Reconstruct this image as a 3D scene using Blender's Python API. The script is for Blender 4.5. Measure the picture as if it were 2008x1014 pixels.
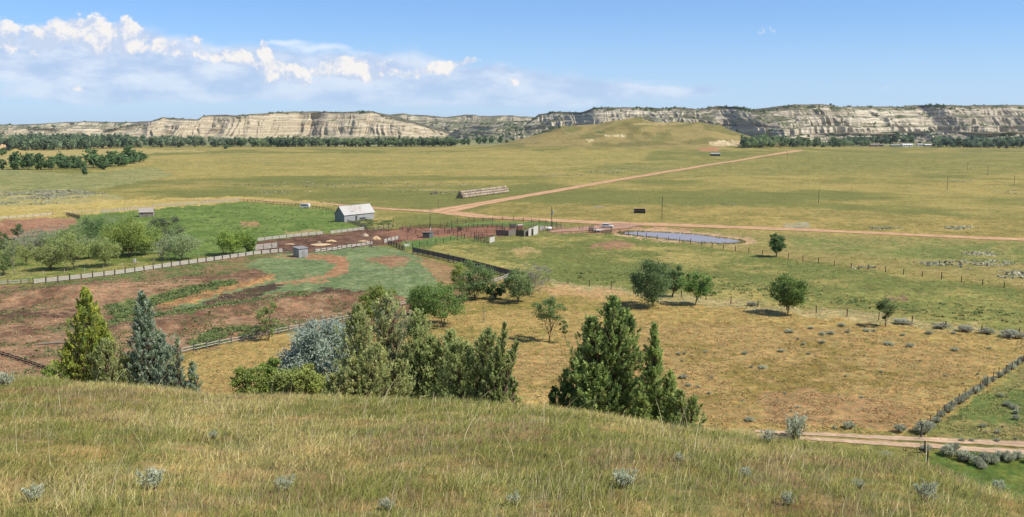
import bpy, bmesh, math, random
import numpy as np
from mathutils import Vector, Matrix
for o in list(bpy.data.objects): bpy.data.objects.remove(o)
scene = bpy.context.scene
COL = scene.collection
R = math.radians

# ------------------------------------------------------------------ camera
CAM_Z = 40.0; F = 1739.0; PITCH = R(8.4)
cd = bpy.data.cameras.new('camera'); cam = bpy.data.objects.new('camera', cd); COL.objects.link(cam)
cam.location = (0, 0, CAM_Z); cam.rotation_euler = (R(90) - PITCH, 0, 0)
cd.sensor_width = 36; cd.lens = F / 2008 * 36; cd.clip_start = 0.1; cd.clip_end = 60000
scene.camera = cam
scene.render.resolution_x = 1024; scene.render.resolution_y = 517
scene.view_settings.view_transform = 'Standard'; scene.view_settings.look = 'None'
scene.view_settings.gamma = 1; scene.view_settings.exposure = 0.46

cp, sp = math.cos(PITCH), math.sin(PITCH)
def ray(px, py):
    dx = (np.asarray(px, float) - 1004) / F; dv = (507 - np.asarray(py, float)) / F
    return dx, cp + dv * sp, -sp + dv * cp
def proj(x, y, z):
    zz = z - CAM_Z
    dep = y * cp - zz * sp
    dep = np.where(np.abs(dep) < 1e-3, 1e-3, dep)
    v = (y * sp + zz * cp) / dep
    return 1004 + F * x / dep, 507 - F * v, dep

# ------------------------------------------------------------------ sun
SUN_EL = R(50); SUN_DIR = Vector((math.cos(SUN_EL) * 0.94, -math.cos(SUN_EL) * 0.34, math.sin(SUN_EL))).normalized()
sl = bpy.data.lights.new('sun', 'SUN'); sl.energy = 4.3; sl.angle = R(0.53); sl.color = (1.0, 0.935, 0.80)
so = bpy.data.objects.new('sun', sl); COL.objects.link(so)
so.rotation_euler = SUN_DIR.to_track_quat('Z', 'Y').to_euler()
so.location = (0, 0, 300)

# ------------------------------------------------------------------ world: sky + clouds (all by world direction)
w = bpy.data.worlds.new('World'); scene.world = w; w.use_nodes = True
nt = w.node_tree; nt.nodes.clear()
def N(tree, t, **kw):
    n = tree.nodes.new(t)
    for k, v in kw.items(): setattr(n, k, v)
    return n
def mth(tree, op, a, b=None, c=None, clamp=False):
    n = tree.nodes.new('ShaderNodeMath'); n.operation = op; n.use_clamp = clamp
    for i, v in enumerate((a, b, c)):
        if v is None: continue
        if isinstance(v, (int, float)): n.inputs[i].default_value = v
        else: tree.links.new(v, n.inputs[i])
    return n.outputs[0]
def vmth(tree, op, a, b=None):
    n = tree.nodes.new('ShaderNodeVectorMath'); n.operation = op
    for i, v in enumerate((a, b)):
        if v is None: continue
        if isinstance(v, (tuple, list)): n.inputs[i].default_value = v
        else: tree.links.new(v, n.inputs[i])
    return n.outputs['Value'] if op in ('DOT_PRODUCT', 'LENGTH') else n.outputs[0]
def mixc(tree, fac, a, b, mode='MIX'):
    n = tree.nodes.new('ShaderNodeMix'); n.data_type = 'RGBA'; n.blend_type = mode
    for k, v in ((0, fac), (6, a), (7, b)):
        if isinstance(v, (int, float)): n.inputs[k].default_value = v
        elif isinstance(v, (tuple, list)): n.inputs[k].default_value = (*v[:3], 1)
        else: tree.links.new(v, n.inputs[k])
    return n.outputs[2]
def noise(tree, vec, scale, detail=6, rough=.6, lac=2.0, dist=0.0):
    n = tree.nodes.new('ShaderNodeTexNoise'); n.inputs['Scale'].default_value = scale
    n.inputs['Detail'].default_value = detail; n.inputs['Roughness'].default_value = rough
    n.inputs['Lacunarity'].default_value = lac; n.inputs['Distortion'].default_value = dist
    if vec is not None: tree.links.new(vec, n.inputs['Vector'])
    return n.outputs['Fac']
def maprange(tree, v, a, b, c=0.0, d=1.0, smooth=True):
    n = tree.nodes.new('ShaderNodeMapRange'); n.interpolation_type = 'SMOOTHSTEP' if smooth else 'LINEAR'
    tree.links.new(v, n.inputs[0])
    for i, q in enumerate((a, b, c, d)): n.inputs[1 + i].default_value = q
    return n.outputs[0]

sky = N(nt, 'ShaderNodeTexSky'); sky.sky_type = 'NISHITA'; sky.sun_disc = False
sky.sun_elevation = SUN_EL
sky.sun_rotation = math.atan2(SUN_DIR.x, SUN_DIR.y)
sky.altitude = 700; sky.air_density = 1.0; sky.dust_density = 0.35; sky.ozone_density = 2.0
tc = N(nt, 'ShaderNodeTexCoord')
sep = N(nt, 'ShaderNodeSeparateXYZ'); nt.links.new(tc.outputs['Generated'], sep.inputs[0])
ysafe = mth(nt, 'MAXIMUM', sep.outputs['Y'], 0.05)
U = mth(nt, 'DIVIDE', sep.outputs['X'], ysafe); V = mth(nt, 'DIVIDE', sep.outputs['Z'], ysafe)
comb = N(nt, 'ShaderNodeCombineXYZ'); nt.links.new(U, comb.inputs[0]); nt.links.new(V, comb.inputs[1])
q0 = comb.outputs[0]
# domain warp
def wnode(vec, scale, amt, seed):
    n = N(nt, 'ShaderNodeTexNoise'); n.inputs['Scale'].default_value = scale; n.inputs['Detail'].default_value = 4
    off = vmth(nt, 'ADD', vec, (seed, seed * .7, seed * 1.3)); nt.links.new(off, n.inputs['Vector'])
    d = vmth(nt, 'SUBTRACT', n.outputs['Color'], (.5, .5, .5)); d = vmth(nt, 'MULTIPLY', d, (amt, amt * .8, 0))
    return vmth(nt, 'ADD', vec, d)
q1 = wnode(q0, 14, .035, 3.1)
def field(vec, blobs):
    acc = None
    for (cx, cy, rx, ry, s) in blobs:
        dx, dy, dz = ray(cx, cy); u, v = float(dx / dy), float(dz / dy)
        d = vmth(nt, 'SUBTRACT', vec, (u, v, 0))
        d = vmth(nt, 'MULTIPLY', d, (F / rx, F / ry, 0))
        l = vmth(nt, 'DOT_PRODUCT', d, d)
        g = mth(nt, 'MULTIPLY', mth(nt, 'EXPONENT', mth(nt, 'MULTIPLY', l, -1.0)), s)
        acc = g if acc is None else mth(nt, 'ADD', acc, g)
    return acc
bodyA = [(20,120,110,50,1.0),(150,112,110,56,1.15),(270,118,110,48,1.0),(400,125,110,36,.95),(470,128,70,30,.9),(560,146,90,34,.8),(700,148,120,40,1.1),(840,156,130,36,1.05),(990,168,160,32,1.05),
         (1190,176,180,18,.95),(1350,180,75,9,.75),(150,180,250,14,.50),(420,185,260,16,.55),(760,192,300,16,.6),(1080,200,300,10,.4)]
puffB = [(150,60,56,28,1.15),(195,74,50,28,.85),(110,72,40,22,.6),(258,72,30,26,1.1),(230,92,50,22,.5),(6,68,26,34,.9),(60,86,28,26,.75),(84,104,20,14,.5),(330,92,30,22,.85),(378,80,14,12,.8),(372,104,40,20,.45),(430,108,38,18,.85),(465,114,28,18,.85),
         (524,108,18,30,1.1),(545,134,34,20,.8),(610,140,38,18,.65),(660,132,40,18,.45),(700,120,44,26,.8),(745,146,55,20,.55),(800,140,46,16,.55),(865,128,30,14,.9),(905,125,34,9,.8),(1000,165,70,14,.5),(560,165,60,14,.35),(300,190,80,8,.3),(130,176,50,6,.4)]
strat = vmth(nt, 'MULTIPLY', q0, (1, 2.6, 1))
fa = field(q1, bodyA); na = noise(nt, strat, 10, 8, .60)
fa = mth(nt, 'ADD', fa, mth(nt, 'MULTIPLY', mth(nt, 'SUBTRACT', na, .5), 1.1))
alA = maprange(nt, fa, .18, .85)
q2 = wnode(q0, 26, .030, 7.7)
fb = field(q2, puffB); nb = noise(nt, q1, 30, 10, .66)
fbn = mth(nt, 'ADD', fb, mth(nt, 'MULTIPLY', mth(nt, 'SUBTRACT', nb, .5), 2.6))
alB = maprange(nt, fbn, .40, .70)
# cirrus streak
qs = vmth(nt, 'MULTIPLY', q0, (1, 7, 1)); ncir = noise(nt, qs, 7, 6, .6)
fc = field(q1, [(560,88,55,7,.8),(620,100,70,8,.7),(700,108,60,8,.5),(1060,130,120,8,.25),(1220,155,160,6,.45)])
alC = maprange(nt, mth(nt, 'ADD', fc, mth(nt, 'MULTIPLY', mth(nt, 'SUBTRACT', ncir, .5), .9)), .25, .95, 0, .75)
# cloud self shading from density towards the sun (up and right)
q3 = vmth(nt, 'ADD', q1, (.005, .009, 0)); nb2 = noise(nt, q3, 30, 10, .66)
q4 = vmth(nt, 'ADD', q2, (.010, .016, 0)); fb2 = field(q4, puffB)
dif = mth(nt, 'ADD', mth(nt, 'MULTIPLY', mth(nt, 'SUBTRACT', nb, nb2), 8.0), mth(nt, 'MULTIPLY', mth(nt, 'SUBTRACT', fb, fb2), .7))
shade = mth(nt, 'ADD', dif, .12, clamp=True)
nshA = noise(nt, strat, 13, 6, .58)
skyc = mixc(nt, 1.0, sky.outputs[0], (.53, .79, 1.15), 'MULTIPLY')
el = maprange(nt, V, -.01, .14)
skyc = mixc(nt, mth(nt, 'SUBTRACT', .80, mth(nt, 'MULTIPLY', el, .62)), skyc, (4.3, 5.6, 7.4))
colA = mixc(nt, maprange(nt, nshA, .36, .64), (3.7, 4.8, 6.7), (5.9, 6.5, 7.5))
colB = mixc(nt, shade, (4.5, 5.3, 6.8), (7.5, 7.2, 6.95))
c = mixc(nt, mth(nt, 'MULTIPLY', alA, maprange(nt, V, .005, .075, .50, .92)), skyc, colA)
c = mixc(nt, alC, c, (7.0, 7.4, 8.0))
c = mixc(nt, mth(nt, 'MULTIPLY', alB, .93), c, colB)
front = maprange(nt, sep.outputs['Y'], 0.1, 0.25)
c = mixc(nt, front, sky.outputs[0], c)
bg = N(nt, 'ShaderNodeBackground'); bg.inputs['Strength'].default_value = 0.095
nt.links.new(c, bg.inputs['Color'])
wo = N(nt, 'ShaderNodeOutputWorld'); nt.links.new(bg.outputs[0], wo.inputs['Surface'])

# ------------------------------------------------------------------ numpy noise
def _h(ix, iy, s):
    n = (ix.astype(np.int64) * 374761393 + iy.astype(np.int64) * 668265263 + s * 2246822519) & 0xffffffff
    n = ((n ^ (n >> 13)) * 1274126177) & 0xffffffff
    return ((n ^ (n >> 16)) & 0xffffff) / float(0xffffff)
def vn(x, y, s=0):
    ix = np.floor(x); iy = np.floor(y); fx = x - ix; fy = y - iy
    fx = fx * fx * fx * (fx * (fx * 6 - 15) + 10); fy = fy * fy * fy * (fy * (fy * 6 - 15) + 10)
    a = _h(ix, iy, s); b = _h(ix + 1, iy, s); c_ = _h(ix, iy + 1, s); d = _h(ix + 1, iy + 1, s)
    return (a * (1 - fx) + b * fx) * (1 - fy) + (c_ * (1 - fx) + d * fx) * fy
def fbm(x, y, oct=4, s=0, g=.5):
    t = 0; a = 1; m = 0
    for i in range(oct):
        t = t + a * vn(x * 2 ** i + 17.3 * i, y * 2 ** i - 9.1 * i, s + i); m += a; a *= g
    return t / m
def sstep(a, b, x):
    t = np.clip((x - a) / (b - a), 0, 1); return t * t * (3 - 2 * t)

# ------------------------------------------------------------------ terrain height
def tan_at(y): return math.tan(math.atan((y - 507) / F) + PITCH)
EX = [-900, -300, 0, 400, 800, 1200, 1500, 1800, 2008, 2500]
ED = [40, 39, 38, 35, 32.5, 29, 25, 20.5, 18, 15]
EY = [700, 706, 726, 752, 769, 791, 830, 880, 937, 1060]
EA = [tan_at(y) - 3 / d for y, d in zip(EY, ED)]
def plane_xy(px, py):                      # pixel -> point of the level plain
    dx, dy, dz = ray(px, py); t = -CAM_Z / dz
    return float(dx * t), float(dy * t)
PONDC = plane_xy(1335, 465)
mounds = []                                # (x, y, sx, sy, h, angle)
def mound(px, py, sx, sy, h, ang=0):
    x, y = plane_xy(px, py); mounds.append((x, y, sx, sy, h, R(ang)))
mound(90, 583, 15, 6, 1.6, 8); mound(210, 572, 15, 6, 1.3, 15); mound(300, 560, 18, 5, .8, 25)
mound(330, 640, 12, 5, 1.3, 20); mound(460, 612, 16, 5, 1.5, 30); mound(600, 590, 16, 5, 1.3, 25)
mound(770, 513, 8, 5, .5, 0); mound(1205, 481, 9, 5, .8, 0)
def hfun(x, y):
    x = np.asarray(x, float); y = np.asarray(y, float)
    r = np.sqrt(x * x + y * y)
    m = sstep(120, 300, r)
    z = (fbm(x / 95, y / 95, 2, 5) - .5) * .9 * sstep(80, 160, r) + (fbm(x / 420, y / 420, 2, 9) - .5) * 3.0 * sstep(500, 1100, r)
    px_, py_, _ = proj(x, y, 0.0)
    pd = np.exp(-(((x - PONDC[0]) / 40) ** 2 + ((y - PONDC[1]) / 30) ** 2) ** 2)
    z = z * (1 - pd)
    for (mx, my, sx, sy, h, a) in mounds:
        dx = x - mx; dy = y - my; u = dx * math.cos(a) + dy * math.sin(a); v = -dx * math.sin(a) + dy * math.cos(a)
        z = z + h * np.exp(-((u / sx) ** 2 + (v / sy) ** 2))
    # grassy hill in the middle distance
    def bump(px, d, hh, sx, sy, p=1.0):
        X = (px - 1004) / F * d
        return hh * np.exp(-(((x - X) / sx) ** 2 + ((y - d) / sy) ** 2) ** p)
    b = bump(1292, 1690, 22, 100, 170, 1.4) + bump(1180, 1720, 17, 95, 150, 1.2) + bump(1240, 1650, 15, 250, 260) + bump(1090, 1700, 9, 70, 120)
    b = b + bump(1400, 1620, 20, 85, 120) + bump(1120, 1680, 14, 110, 120) + bump(1480, 1640, 7, 90, 80)
    b = b * (1 + .34 * (fbm(x / 70, y / 70, 4, 31) - .5))
    z = z + b
    # ground rises a little towards the badlands, small knoll at far left
    z = z + bump(-12, 1500, 15, 42, 40)
    # foreground hill
    yy = np.maximum(y, 8.0)
    hp = 1004 + F * x / (yy * 1.03)
    D = np.interp(hp, EX, ED); A = np.interp(hp, EX, EA)
    yc = np.maximum(y, 0)
    drop = 3 + A * yc - 1.3 * np.exp(-yc / 4)
    t = (y - D) / 1.6
    spl = np.where(t > 30, t, np.log1p(np.exp(np.clip(t, -40, 30)))) * 1.6
    hill = CAM_Z - drop - .55 * spl + (fbm(x / 5, y / 5, 3, 77) - .5) * .45 + (fbm(x / 1.1, y / 1.1, 2, 78) - .5) * .10
    k = 3.0
    dd = np.clip((hill - z) / k, -30, 30)
    z = np.where(hill - z > 90, hill, z + k * np.log1p(np.exp(dd)) * 1.0)
    z = np.where(dd < -12, z, z)
    return z
def H(x, y): return float(hfun(np.array([x]), np.array([y]))[0])
_ts = np.concatenate([np.linspace(3, 120, 900), np.geomspace(120, 9000, 2400)])
def P(px, py):                             # pixel -> first point of the terrain on that sight line
    dx, dy, dz = ray(px, py); n = math.sqrt(dx * dx + dy * dy + dz * dz)
    X = dx / dy * _ts; Y = _ts; Z = CAM_Z + dz / dy * _ts
    g = hfun(X, Y) - Z
    i = np.argmax(g > 0)
    if g[i] <= 0: return Vector((float(X[-1]), float(Y[-1]), 0))
    if i == 0: i = 1
    f = -g[i - 1] / (g[i] - g[i - 1]); t = _ts[i - 1] + f * (_ts[i] - _ts[i - 1])
    x, y = float(dx / dy * t), float(t)
    return Vector((x, y, H(x, y)))
def PF(px, py):                            # same, but looks past the foreground hill
    dx, dy, dz = ray(px, py)
    s = _ts > 92
    X = dx / dy * _ts[s]; Y = _ts[s]; Z = CAM_Z + dz / dy * _ts[s]
    g = hfun(X, Y) - Z; i = int(np.argmax(g > 0))
    if i == 0: return P(px, py)
    f = -g[i - 1] / (g[i] - g[i - 1]); t = _ts[s][i - 1] + f * (_ts[s][i] - _ts[s][i - 1])
    x, y = float(dx / dy * t), float(t); return Vector((x, y, H(x, y)))
def PD(px, depth):                         # terrain point at a given distance on that bearing
    x = (px - 1004) / F * depth * (cp + 0.0)
    for _ in range(4):
        z = H(x, depth); a, b, dep = proj(x, depth, z); x = (px - 1004) / F * float(dep)
    return Vector((x, depth, H(x, depth)))
def ztop(py, depth):
    dx, dy, dz = ray(1004, py); return CAM_Z + float(dz / dy) * depth
def mpp(p): return float(proj(p[0], p[1], p[2])[2]) / F     # metres per photo pixel at a point

# ------------------------------------------------------------------ object helpers
def tag(o, label=None, cat=None, group=None, kind=None):
    if label: o['label'] = label
    if cat: o['category'] = cat
    if group: o['group'] = group
    if kind: o['kind'] = kind
    return o
def empty(name, loc, rz=0, label=None, cat=None, group=None):
    o = bpy.data.objects.new(name, None); COL.objects.link(o); o.location = loc; o.rotation_euler = (0, 0, rz)
    o.empty_display_size = .1
    return tag(o, label, cat, group)
def link(name, me, parent=None, loc=(0, 0, 0), rz=0):
    o = bpy.data.objects.new(name, me); COL.objects.link(o)
    if parent: o.parent = parent
    o.location = loc; o.rotation_euler = (0, 0, rz)
    return o
def npmesh(name, Vv, Fc, mat, col=None, smooth=False):
    me = bpy.data.meshes.new(name); Vv = np.asarray(Vv, np.float32); Fc = np.asarray(Fc, np.int32)
    n, k = Fc.shape
    me.vertices.add(len(Vv)); me.vertices.foreach_set('co', Vv.ravel())
    me.loops.add(n * k); me.loops.foreach_set('vertex_index', Fc.ravel())
    me.polygons.add(n); me.polygons.foreach_set('loop_start', np.arange(0, n * k, k, dtype=np.int32))
    me.polygons.foreach_set('loop_total', np.full(n, k, np.int32))
    if smooth: me.polygons.foreach_set('use_smooth', np.ones(n, bool))
    if col is not None:
        at = me.color_attributes.new('Col', 'FLOAT_COLOR', 'POINT')
        cc = np.ones((len(Vv), 4), np.float32); cc[:, :3] = col; at.data.foreach_set('color', cc.ravel())
    me.update(calc_edges=True)
    if mat: me.materials.append(mat)
    return me
class MB:
    def __init__(s): s.v = []; s.f = []
    def add(s, vs, fs):
        b = len(s.v); s.v += [tuple(v) for v in vs]; s.f += [tuple(i + b for i in f) for f in fs]; return s
    def box(s, c, d, rz=0, rot=None):
        hx, hy, hz = d[0] / 2, d[1] / 2, d[2] / 2
        m = rot if rot is not None else Matrix.Rotation(rz, 3, 'Z')
        vs = [Vector(c) + m @ Vector((x * hx, y * hy, z * hz)) for z in (-1, 1) for y in (-1, 1) for x in (-1, 1)]
        return s.add(vs, [(0, 2, 3, 1), (4, 5, 7, 6), (0, 1, 5, 4), (2, 6, 7, 3), (0, 4, 6, 2), (1, 3, 7, 5)])
    def bar(s, a, b, w, h):                 # rectangular bar between two points
        a = Vector(a); b = Vector(b); d = b - a
        if d.length < 1e-6: return s
        q = d.to_track_quat('X', 'Z').to_matrix()
        return s.box((a + b) / 2, (d.length, w, h), rot=q)
    def tube(s, pts, rad, n=6, cap=True):
        pts = [Vector(p) for p in pts]; rs = rad if isinstance(rad, (list, tuple)) else [rad] * len(pts)
        vs = []; fs = []
        for i, p in enumerate(pts):
            d = (pts[min(i + 1, len(pts) - 1)] - pts[max(i - 1, 0)])
            q = d.to_track_quat('Z', 'Y').to_matrix() if d.length > 1e-7 else Matrix.Identity(3)
            for k in range(n):
                a = 2 * math.pi * k / n; vs.append(p + q @ Vector((math.cos(a) * rs[i], math.sin(a) * rs[i], 0)))
        for i in range(len(pts) - 1):
            for k in range(n):
                fs.append((i * n + k, i * n + (k + 1) % n, (i + 1) * n + (k + 1) % n, (i + 1) * n + k))
        if cap: fs.append(tuple(range(n - 1, -1, -1))); fs.append(tuple(range((len(pts) - 1) * n, len(pts) * n)))
        return s.add(vs, fs)
    def mesh(s, name, mat, smooth=False):
        me = bpy.data.meshes.new(name); me.from_pydata(s.v, [], s.f); me.update()
        if mat: me.materials.append(mat)
        if smooth: me.polygons.foreach_set('use_smooth', [True] * len(me.polygons))
        return me
    def obj(s, name, mat, parent=None, loc=(0, 0, 0), rz=0, smooth=False):
        return link(name, s.mesh(name, mat, smooth), parent, loc, rz)

# ------------------------------------------------------------------ materials
def newmat(name):
    m = bpy.data.materials.new(name); m.use_nodes = True; t = m.node_tree
    b = t.nodes['Principled BSDF']; b.inputs['Specular IOR Level'].default_value = .25
    return m, t, b
def simple(name, c, rough=.8, var=.25, scale=3.0, c2=None, metal=0, stretch=None, bump=0):
    m, t, b = newmat(name); b.inputs['Roughness'].default_value = rough; b.inputs['Metallic'].default_value = metal
    g = N(t, 'ShaderNodeTexCoord'); v = g.outputs['Object']
    if stretch: v = vmth(t, 'MULTIPLY', v, stretch)
    n1 = noise(t, v, scale, 6, .65)
    c2 = c2 or tuple(x * (1 - var) for x in c)
    a = mixc(t, maprange(t, n1, .35, .65), c, c2)
    t.links.new(a, b.inputs['Base Color'])
    if bump:
        bn = N(t, 'ShaderNodeBump'); bn.inputs['Strength'].default_value = bump; bn.inputs['Distance'].default_value = .05
        t.links.new(n1, bn.inputs['Height']); t.links.new(bn.outputs[0], b.inputs['Normal'])
    return m
def leafmat(name, trans=.3, rough=.55, var=.2, up=.6, gain=1.0):
    m, t, b = newmat(name)
    a = N(t, 'ShaderNodeAttribute'); a.attribute_name = 'Col'
    b.inputs['Roughness'].default_value = rough; b.inputs['Specular IOR Level'].default_value = .2
    oi = N(t, 'ShaderNodeObjectInfo')
    k = maprange(t, oi.outputs['Random'], 0, 1, gain * (1 - var), gain * (1 + var), False)
    cb = N(t, 'ShaderNodeCombineXYZ')
    for i in range(3): t.links.new(k, cb.inputs[i])
    cc = vmth(t, 'MULTIPLY', a.outputs['Color'], cb.outputs[0])
    t.links.new(cc, b.inputs['Base Color'])
    g = N(t, 'ShaderNodeNewGeometry')
    nn = vmth(t, 'NORMALIZE', vmth(t, 'ADD', vmth(t, 'MULTIPLY', g.outputs['Normal'], (1 - up,) * 3), (.10 * up, -.12 * up, up)))
    t.links.new(nn, b.inputs['Normal'])
    tr = N(t, 'ShaderNodeBsdfTranslucent'); t.links.new(cc, tr.inputs['Color'])
    mx = N(t, 'ShaderNodeMixShader'); mx.inputs[0].default_value = trans
    t.links.new(b.outputs[0], mx.inputs[1]); t.links.new(tr.outputs[0], mx.inputs[2])
    t.links.new(mx.outputs[0], t.nodes['Material Output'].inputs['Surface'])
    return m
M = {}
M['leaf'] = leafmat('leaf', .38, .6, .12, .24, 2.45); M['blade'] = leafmat('grass_blade', .30, .7, 0, .88, 1.32)
M['bark'] = simple('bark', (.13, .10, .075), .9, .4, 6)
M['bark_pale'] = simple('bark_pale', (.30, .27, .24), .9, .35, 6)
M['bark_red'] = simple('bark_red', (.17, .115, .085), .9, .4, 8)
M['wood_pale'] = simple('weathered_pale_wood', (.54, .50, .46), .85, .35, 2.5, stretch=(1, 1, 6))
M['wood_grey'] = simple('weathered_grey_wood', (.22, .20, .18), .85, .4, 2.5)
M['wood_dark'] = simple('dark_wood', (.085, .08, .085), .85, .4, 2.5)
M['wood_tan'] = simple('tan_wood', (.36, .27, .19), .85, .3, 2.5)
M['post'] = simple('post_wood', (.075, .06, .05), .9, .4, 3)
M['rust'] = simple('rusty_steel', (.085, .045, .035), .7, .4, 4)
M['wire'] = simple('wire', (.22, .21, .20), .5, .2, 4, metal=.5)
M['pipe_white'] = simple('pale_pipe', (.62, .66, .60), .5, .25, 4)
M['pipe_dark'] = simple('dark_pipe', (.05, .038, .035), .6, .3, 4)
M['hay'] = simple('hay', (.48, .40, .30), .95, .45, 5, c2=(.32, .25, .19), bump=.6)
M['hay_dark'] = simple('dark_hay', (.33, .26, .21), .95, .4, 5, bump=.6)
M['straw'] = simple('straw', (.66, .49, .28), .95, .4, 4, bump=.6)
M['tin'] = simple('galvanised_tin', (.36, .38, .40), .5, .25, .8, metal=.1)
M['whitewash'] = simple('old_whitewash', (.56, .54, .50), .8, .25, 2.5)
M['white'] = simple('white_paint', (.70, .70, .68), .4, .12, 2)
M['glass'] = simple('dark_glass', (.02, .025, .03), .1, .2, 2)
M['black'] = simple('black_rubber', (.02, .02, .02), .8, .2, 5)
M['chrome'] = simple('grey_metal', (.45, .46, .47), .35, .2, 2, metal=.6)
M['roof_grey'] = simple('grey_felt_roof', (.26, .26, .27), .9, .25, 2)
M['red'] = simple('red_paint', (.22, .09, .075), .6, .3, 3)
M['blue'] = simple('blue_grey_paint', (.16, .20, .27), .6, .25, 3)
M['glass_warm'] = simple('lamp_lens', (.7, .68, .6), .2, .1, 2)
# ------------------------------------------------------------------ terrain mesh
def inpoly(px, py, poly):
    ins = np.zeros(px.shape, bool); n = len(poly)
    for i in range(n):
        x1, y1 = poly[i]; x2, y2 = poly[(i + 1) % n]
        if y1 == y2: continue
        c_ = ((y1 > py) != (y2 > py)) & (px < (x2 - x1) * (py - y1) / (y2 - y1) + x1)
        ins ^= c_
    return ins
def lerp3(a, b, t):
    a = np.asarray(a, float); b = np.asarray(b, float); t = np.asarray(t)[..., None]
    return a * (1 - t) + b * t
def ground_color(x, y, z):
    r = np.sqrt(x * x + y * y)
    j = .35 + r / 900
    jx = (fbm(x / (3 + r / 150), y / (3 + r / 150), 4, 40, .7) - .5); jy = (fbm(x / (3 + r / 150), y / (3 + r / 150), 4, 50, .7) - .5)
    yy = np.maximum(y, 20)
    X0, Y0, _ = proj(x, yy, 0.0)
    px = X0 + jx * 26 * np.clip(300 / r, .5, 2.2) + (np.random.RandomState(1).rand(*x.shape) - .5) * 3
    py = Y0 + jy * 16 * np.clip((300 / r), .3, 2.0)
    py = py + (fbm(x / 1.1, y / 1.1, 3, 44, .8) - .5) * 7 * np.clip(300 / r, .2, 1.2)
    fA = fbm(x / 60, y / 60, 4, 60, .6); fB = fbm(x / 14, y / 14, 4, 61, .65); fC = fbm(x / 3.2, y / 3.2, 3, 62, .7); fL = fbm(x / 260, y / 130, 4, 63, .6)
    s = fA * .35 + fB * .3 + fC * .15 + fL * .2
    t = sstep(.38, .62, s)
    C = lerp3((.175, .165, .054), (.285, .235, .088), t)               # olive / gold range grass
    # far part of the plain is greener-yellow and paler
    C = lerp3((.145, .152, .050), C, sstep(.36, .56, fL * .5 + fA * .5)); 
    def paint(poly, c1, c2=None, amt=1.0, fld=None, lo=.4, hi=.6, soft=None):
        nonlocal C
        m = inpoly(px, py, poly)
        if not m.any(): return
        c2 = c2 or c1
        ff = (fB * .5 + fC * .5 if fld is None else fld)
        col = lerp3(c1, c2, sstep(lo, hi, ff))
        a = np.full(px.shape, amt)
        if soft is not None: a = a * sstep(soft[0], soft[1], fB * .6 + fC * .4)
        C[m] = C[m] * (1 - a[m][:, None]) + col[m] * a[m][:, None]
    G1, G2 = (.070, .135, .032), (.125, .185, .050)
    gold, gold2 = (.34, .26, .11), (.42, .30, .14)
    # plain right of the branch road: greener stripe areas
    paint([(1100,330),(1560,300),(2010,300),(2400,310),(2400,345),(2010,340),(1500,345),(1250,352)], (.155,.155,.050), (.225,.205,.075), .75)
    paint([(200,355),(700,340),(1100,330),(1250,318),(1280,300),(900,300),(400,300),(240,310)], (.260,.225,.080), (.330,.270,.105), .6)
    paint([(0,300),(60,293),(250,292),(430,296),(300,300),(120,312),(0,322),(-200,330),(-200,305)], (.40,.30,.15), (.30,.27,.11), .8)
    paint([(0,330),(150,340),(300,325),(340,345),(180,372),(0,375),(-200,380),(-200,335)], (.17,.19,.085), (.26,.25,.12), .8)
    paint([(0,375),(120,368),(250,385),(200,402),(60,412),(0,415),(-300,420),(-300,375)], (.27,.27,.16), (.35,.29,.12), .7)
    paint([(0,405),(200,392),(480,385),(650,397),(655,404),(480,394),(200,418),(0,432),(-300,440),(-300,410)], (.42,.32,.13), (.36,.29,.11), .85)
    paint([(880,425),(1100,440),(1520,452),(2008,472),(2300,480),(2300,440),(2008,430),(1500,405),(1000,398)], (.200,.170,.058), (.31,.235,.092), .7)
    # strip between the main road and the pond fence
    paint([(1100,442),(1500,455),(2008,474),(2400,488),(2400,640),(2008,562),(1385,486),(1200,455)], (.29,.23,.105), (.20,.185,.070), .85)
    paint([(1540,462),(2008,478),(2400,492),(2400,530),(2008,520),(1700,505),(1560,490)], (.115,.155,.048), (.23,.21,.085), .85)
    paint([(1150,441),(1250,444),(1350,449),(1360,455),(1250,455),(1195,460),(1150,458)], (.36,.215,.15), (.30,.18,.12), .95)
    paint([(1200,447),(1320,449),(1475,466),(1490,477),(1440,482),(1380,480),(1280,474),(1200,464)], (.42,.29,.20), (.34,.24,.15), .9)
    # green pasture round the cabin
    paint([(-300,490),(0,452),(150,425),(200,417),(470,396),(655,412),(672,438),(730,448),(505,474),(505,492),(440,502),(350,508),(0,558),(-300,600)], (.092,.145,.036), (.145,.195,.058))
    paint([(-200,500),(0,470),(120,465),(330,500),(300,520),(0,550),(-200,580)], (.115,.150,.038), (.235,.215,.085), .85)
    paint([(470,432),(512,434),(514,441),(470,442)], (.30,.19,.11), None, .9)
    paint([(555,452),(620,450),(640,456),(560,460)], (.34,.25,.14), None, .7)
    paint([(690,420),(770,424),(775,444),(735,444),(700,432)], (.36,.28,.11), (.2,.19,.07), .9)
    # small bare pen at the top left
    paint([(-300,470),(0,434),(80,425),(148,427),(150,440),(118,452),(0,472),(-300,510)], (.24,.125,.085), (.32,.19,.13))
    # corral yard: dark trampled alley and red round pens
    paint([(505,474),(725,450),(790,446),(870,444),(900,455),(880,463),(800,472),(762,478),(735,484),(620,494),(550,499),(505,492)], (.085,.046,.036), (.15,.085,.064))
    paint([(735,455),(800,447),(1000,444),(1015,452),(1010,460),(930,466),(880,464),(800,472),(765,466)], (.25,.125,.095), (.19,.10,.075))
    paint([(885,438),(980,434),(1062,434),(1108,442),(1060,448),(1010,444),(880,444)], (.085,.150,.048), (.12,.17,.06))
    paint([(1040,446),(1095,443),(1100,449),(1050,452)], (.2,.14,.09), None, .8)
    paint([(790,473),(860,464),(912,467),(860,478),(806,487),(785,480)], (.085,.150,.045), (.13,.18,.06))
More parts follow.
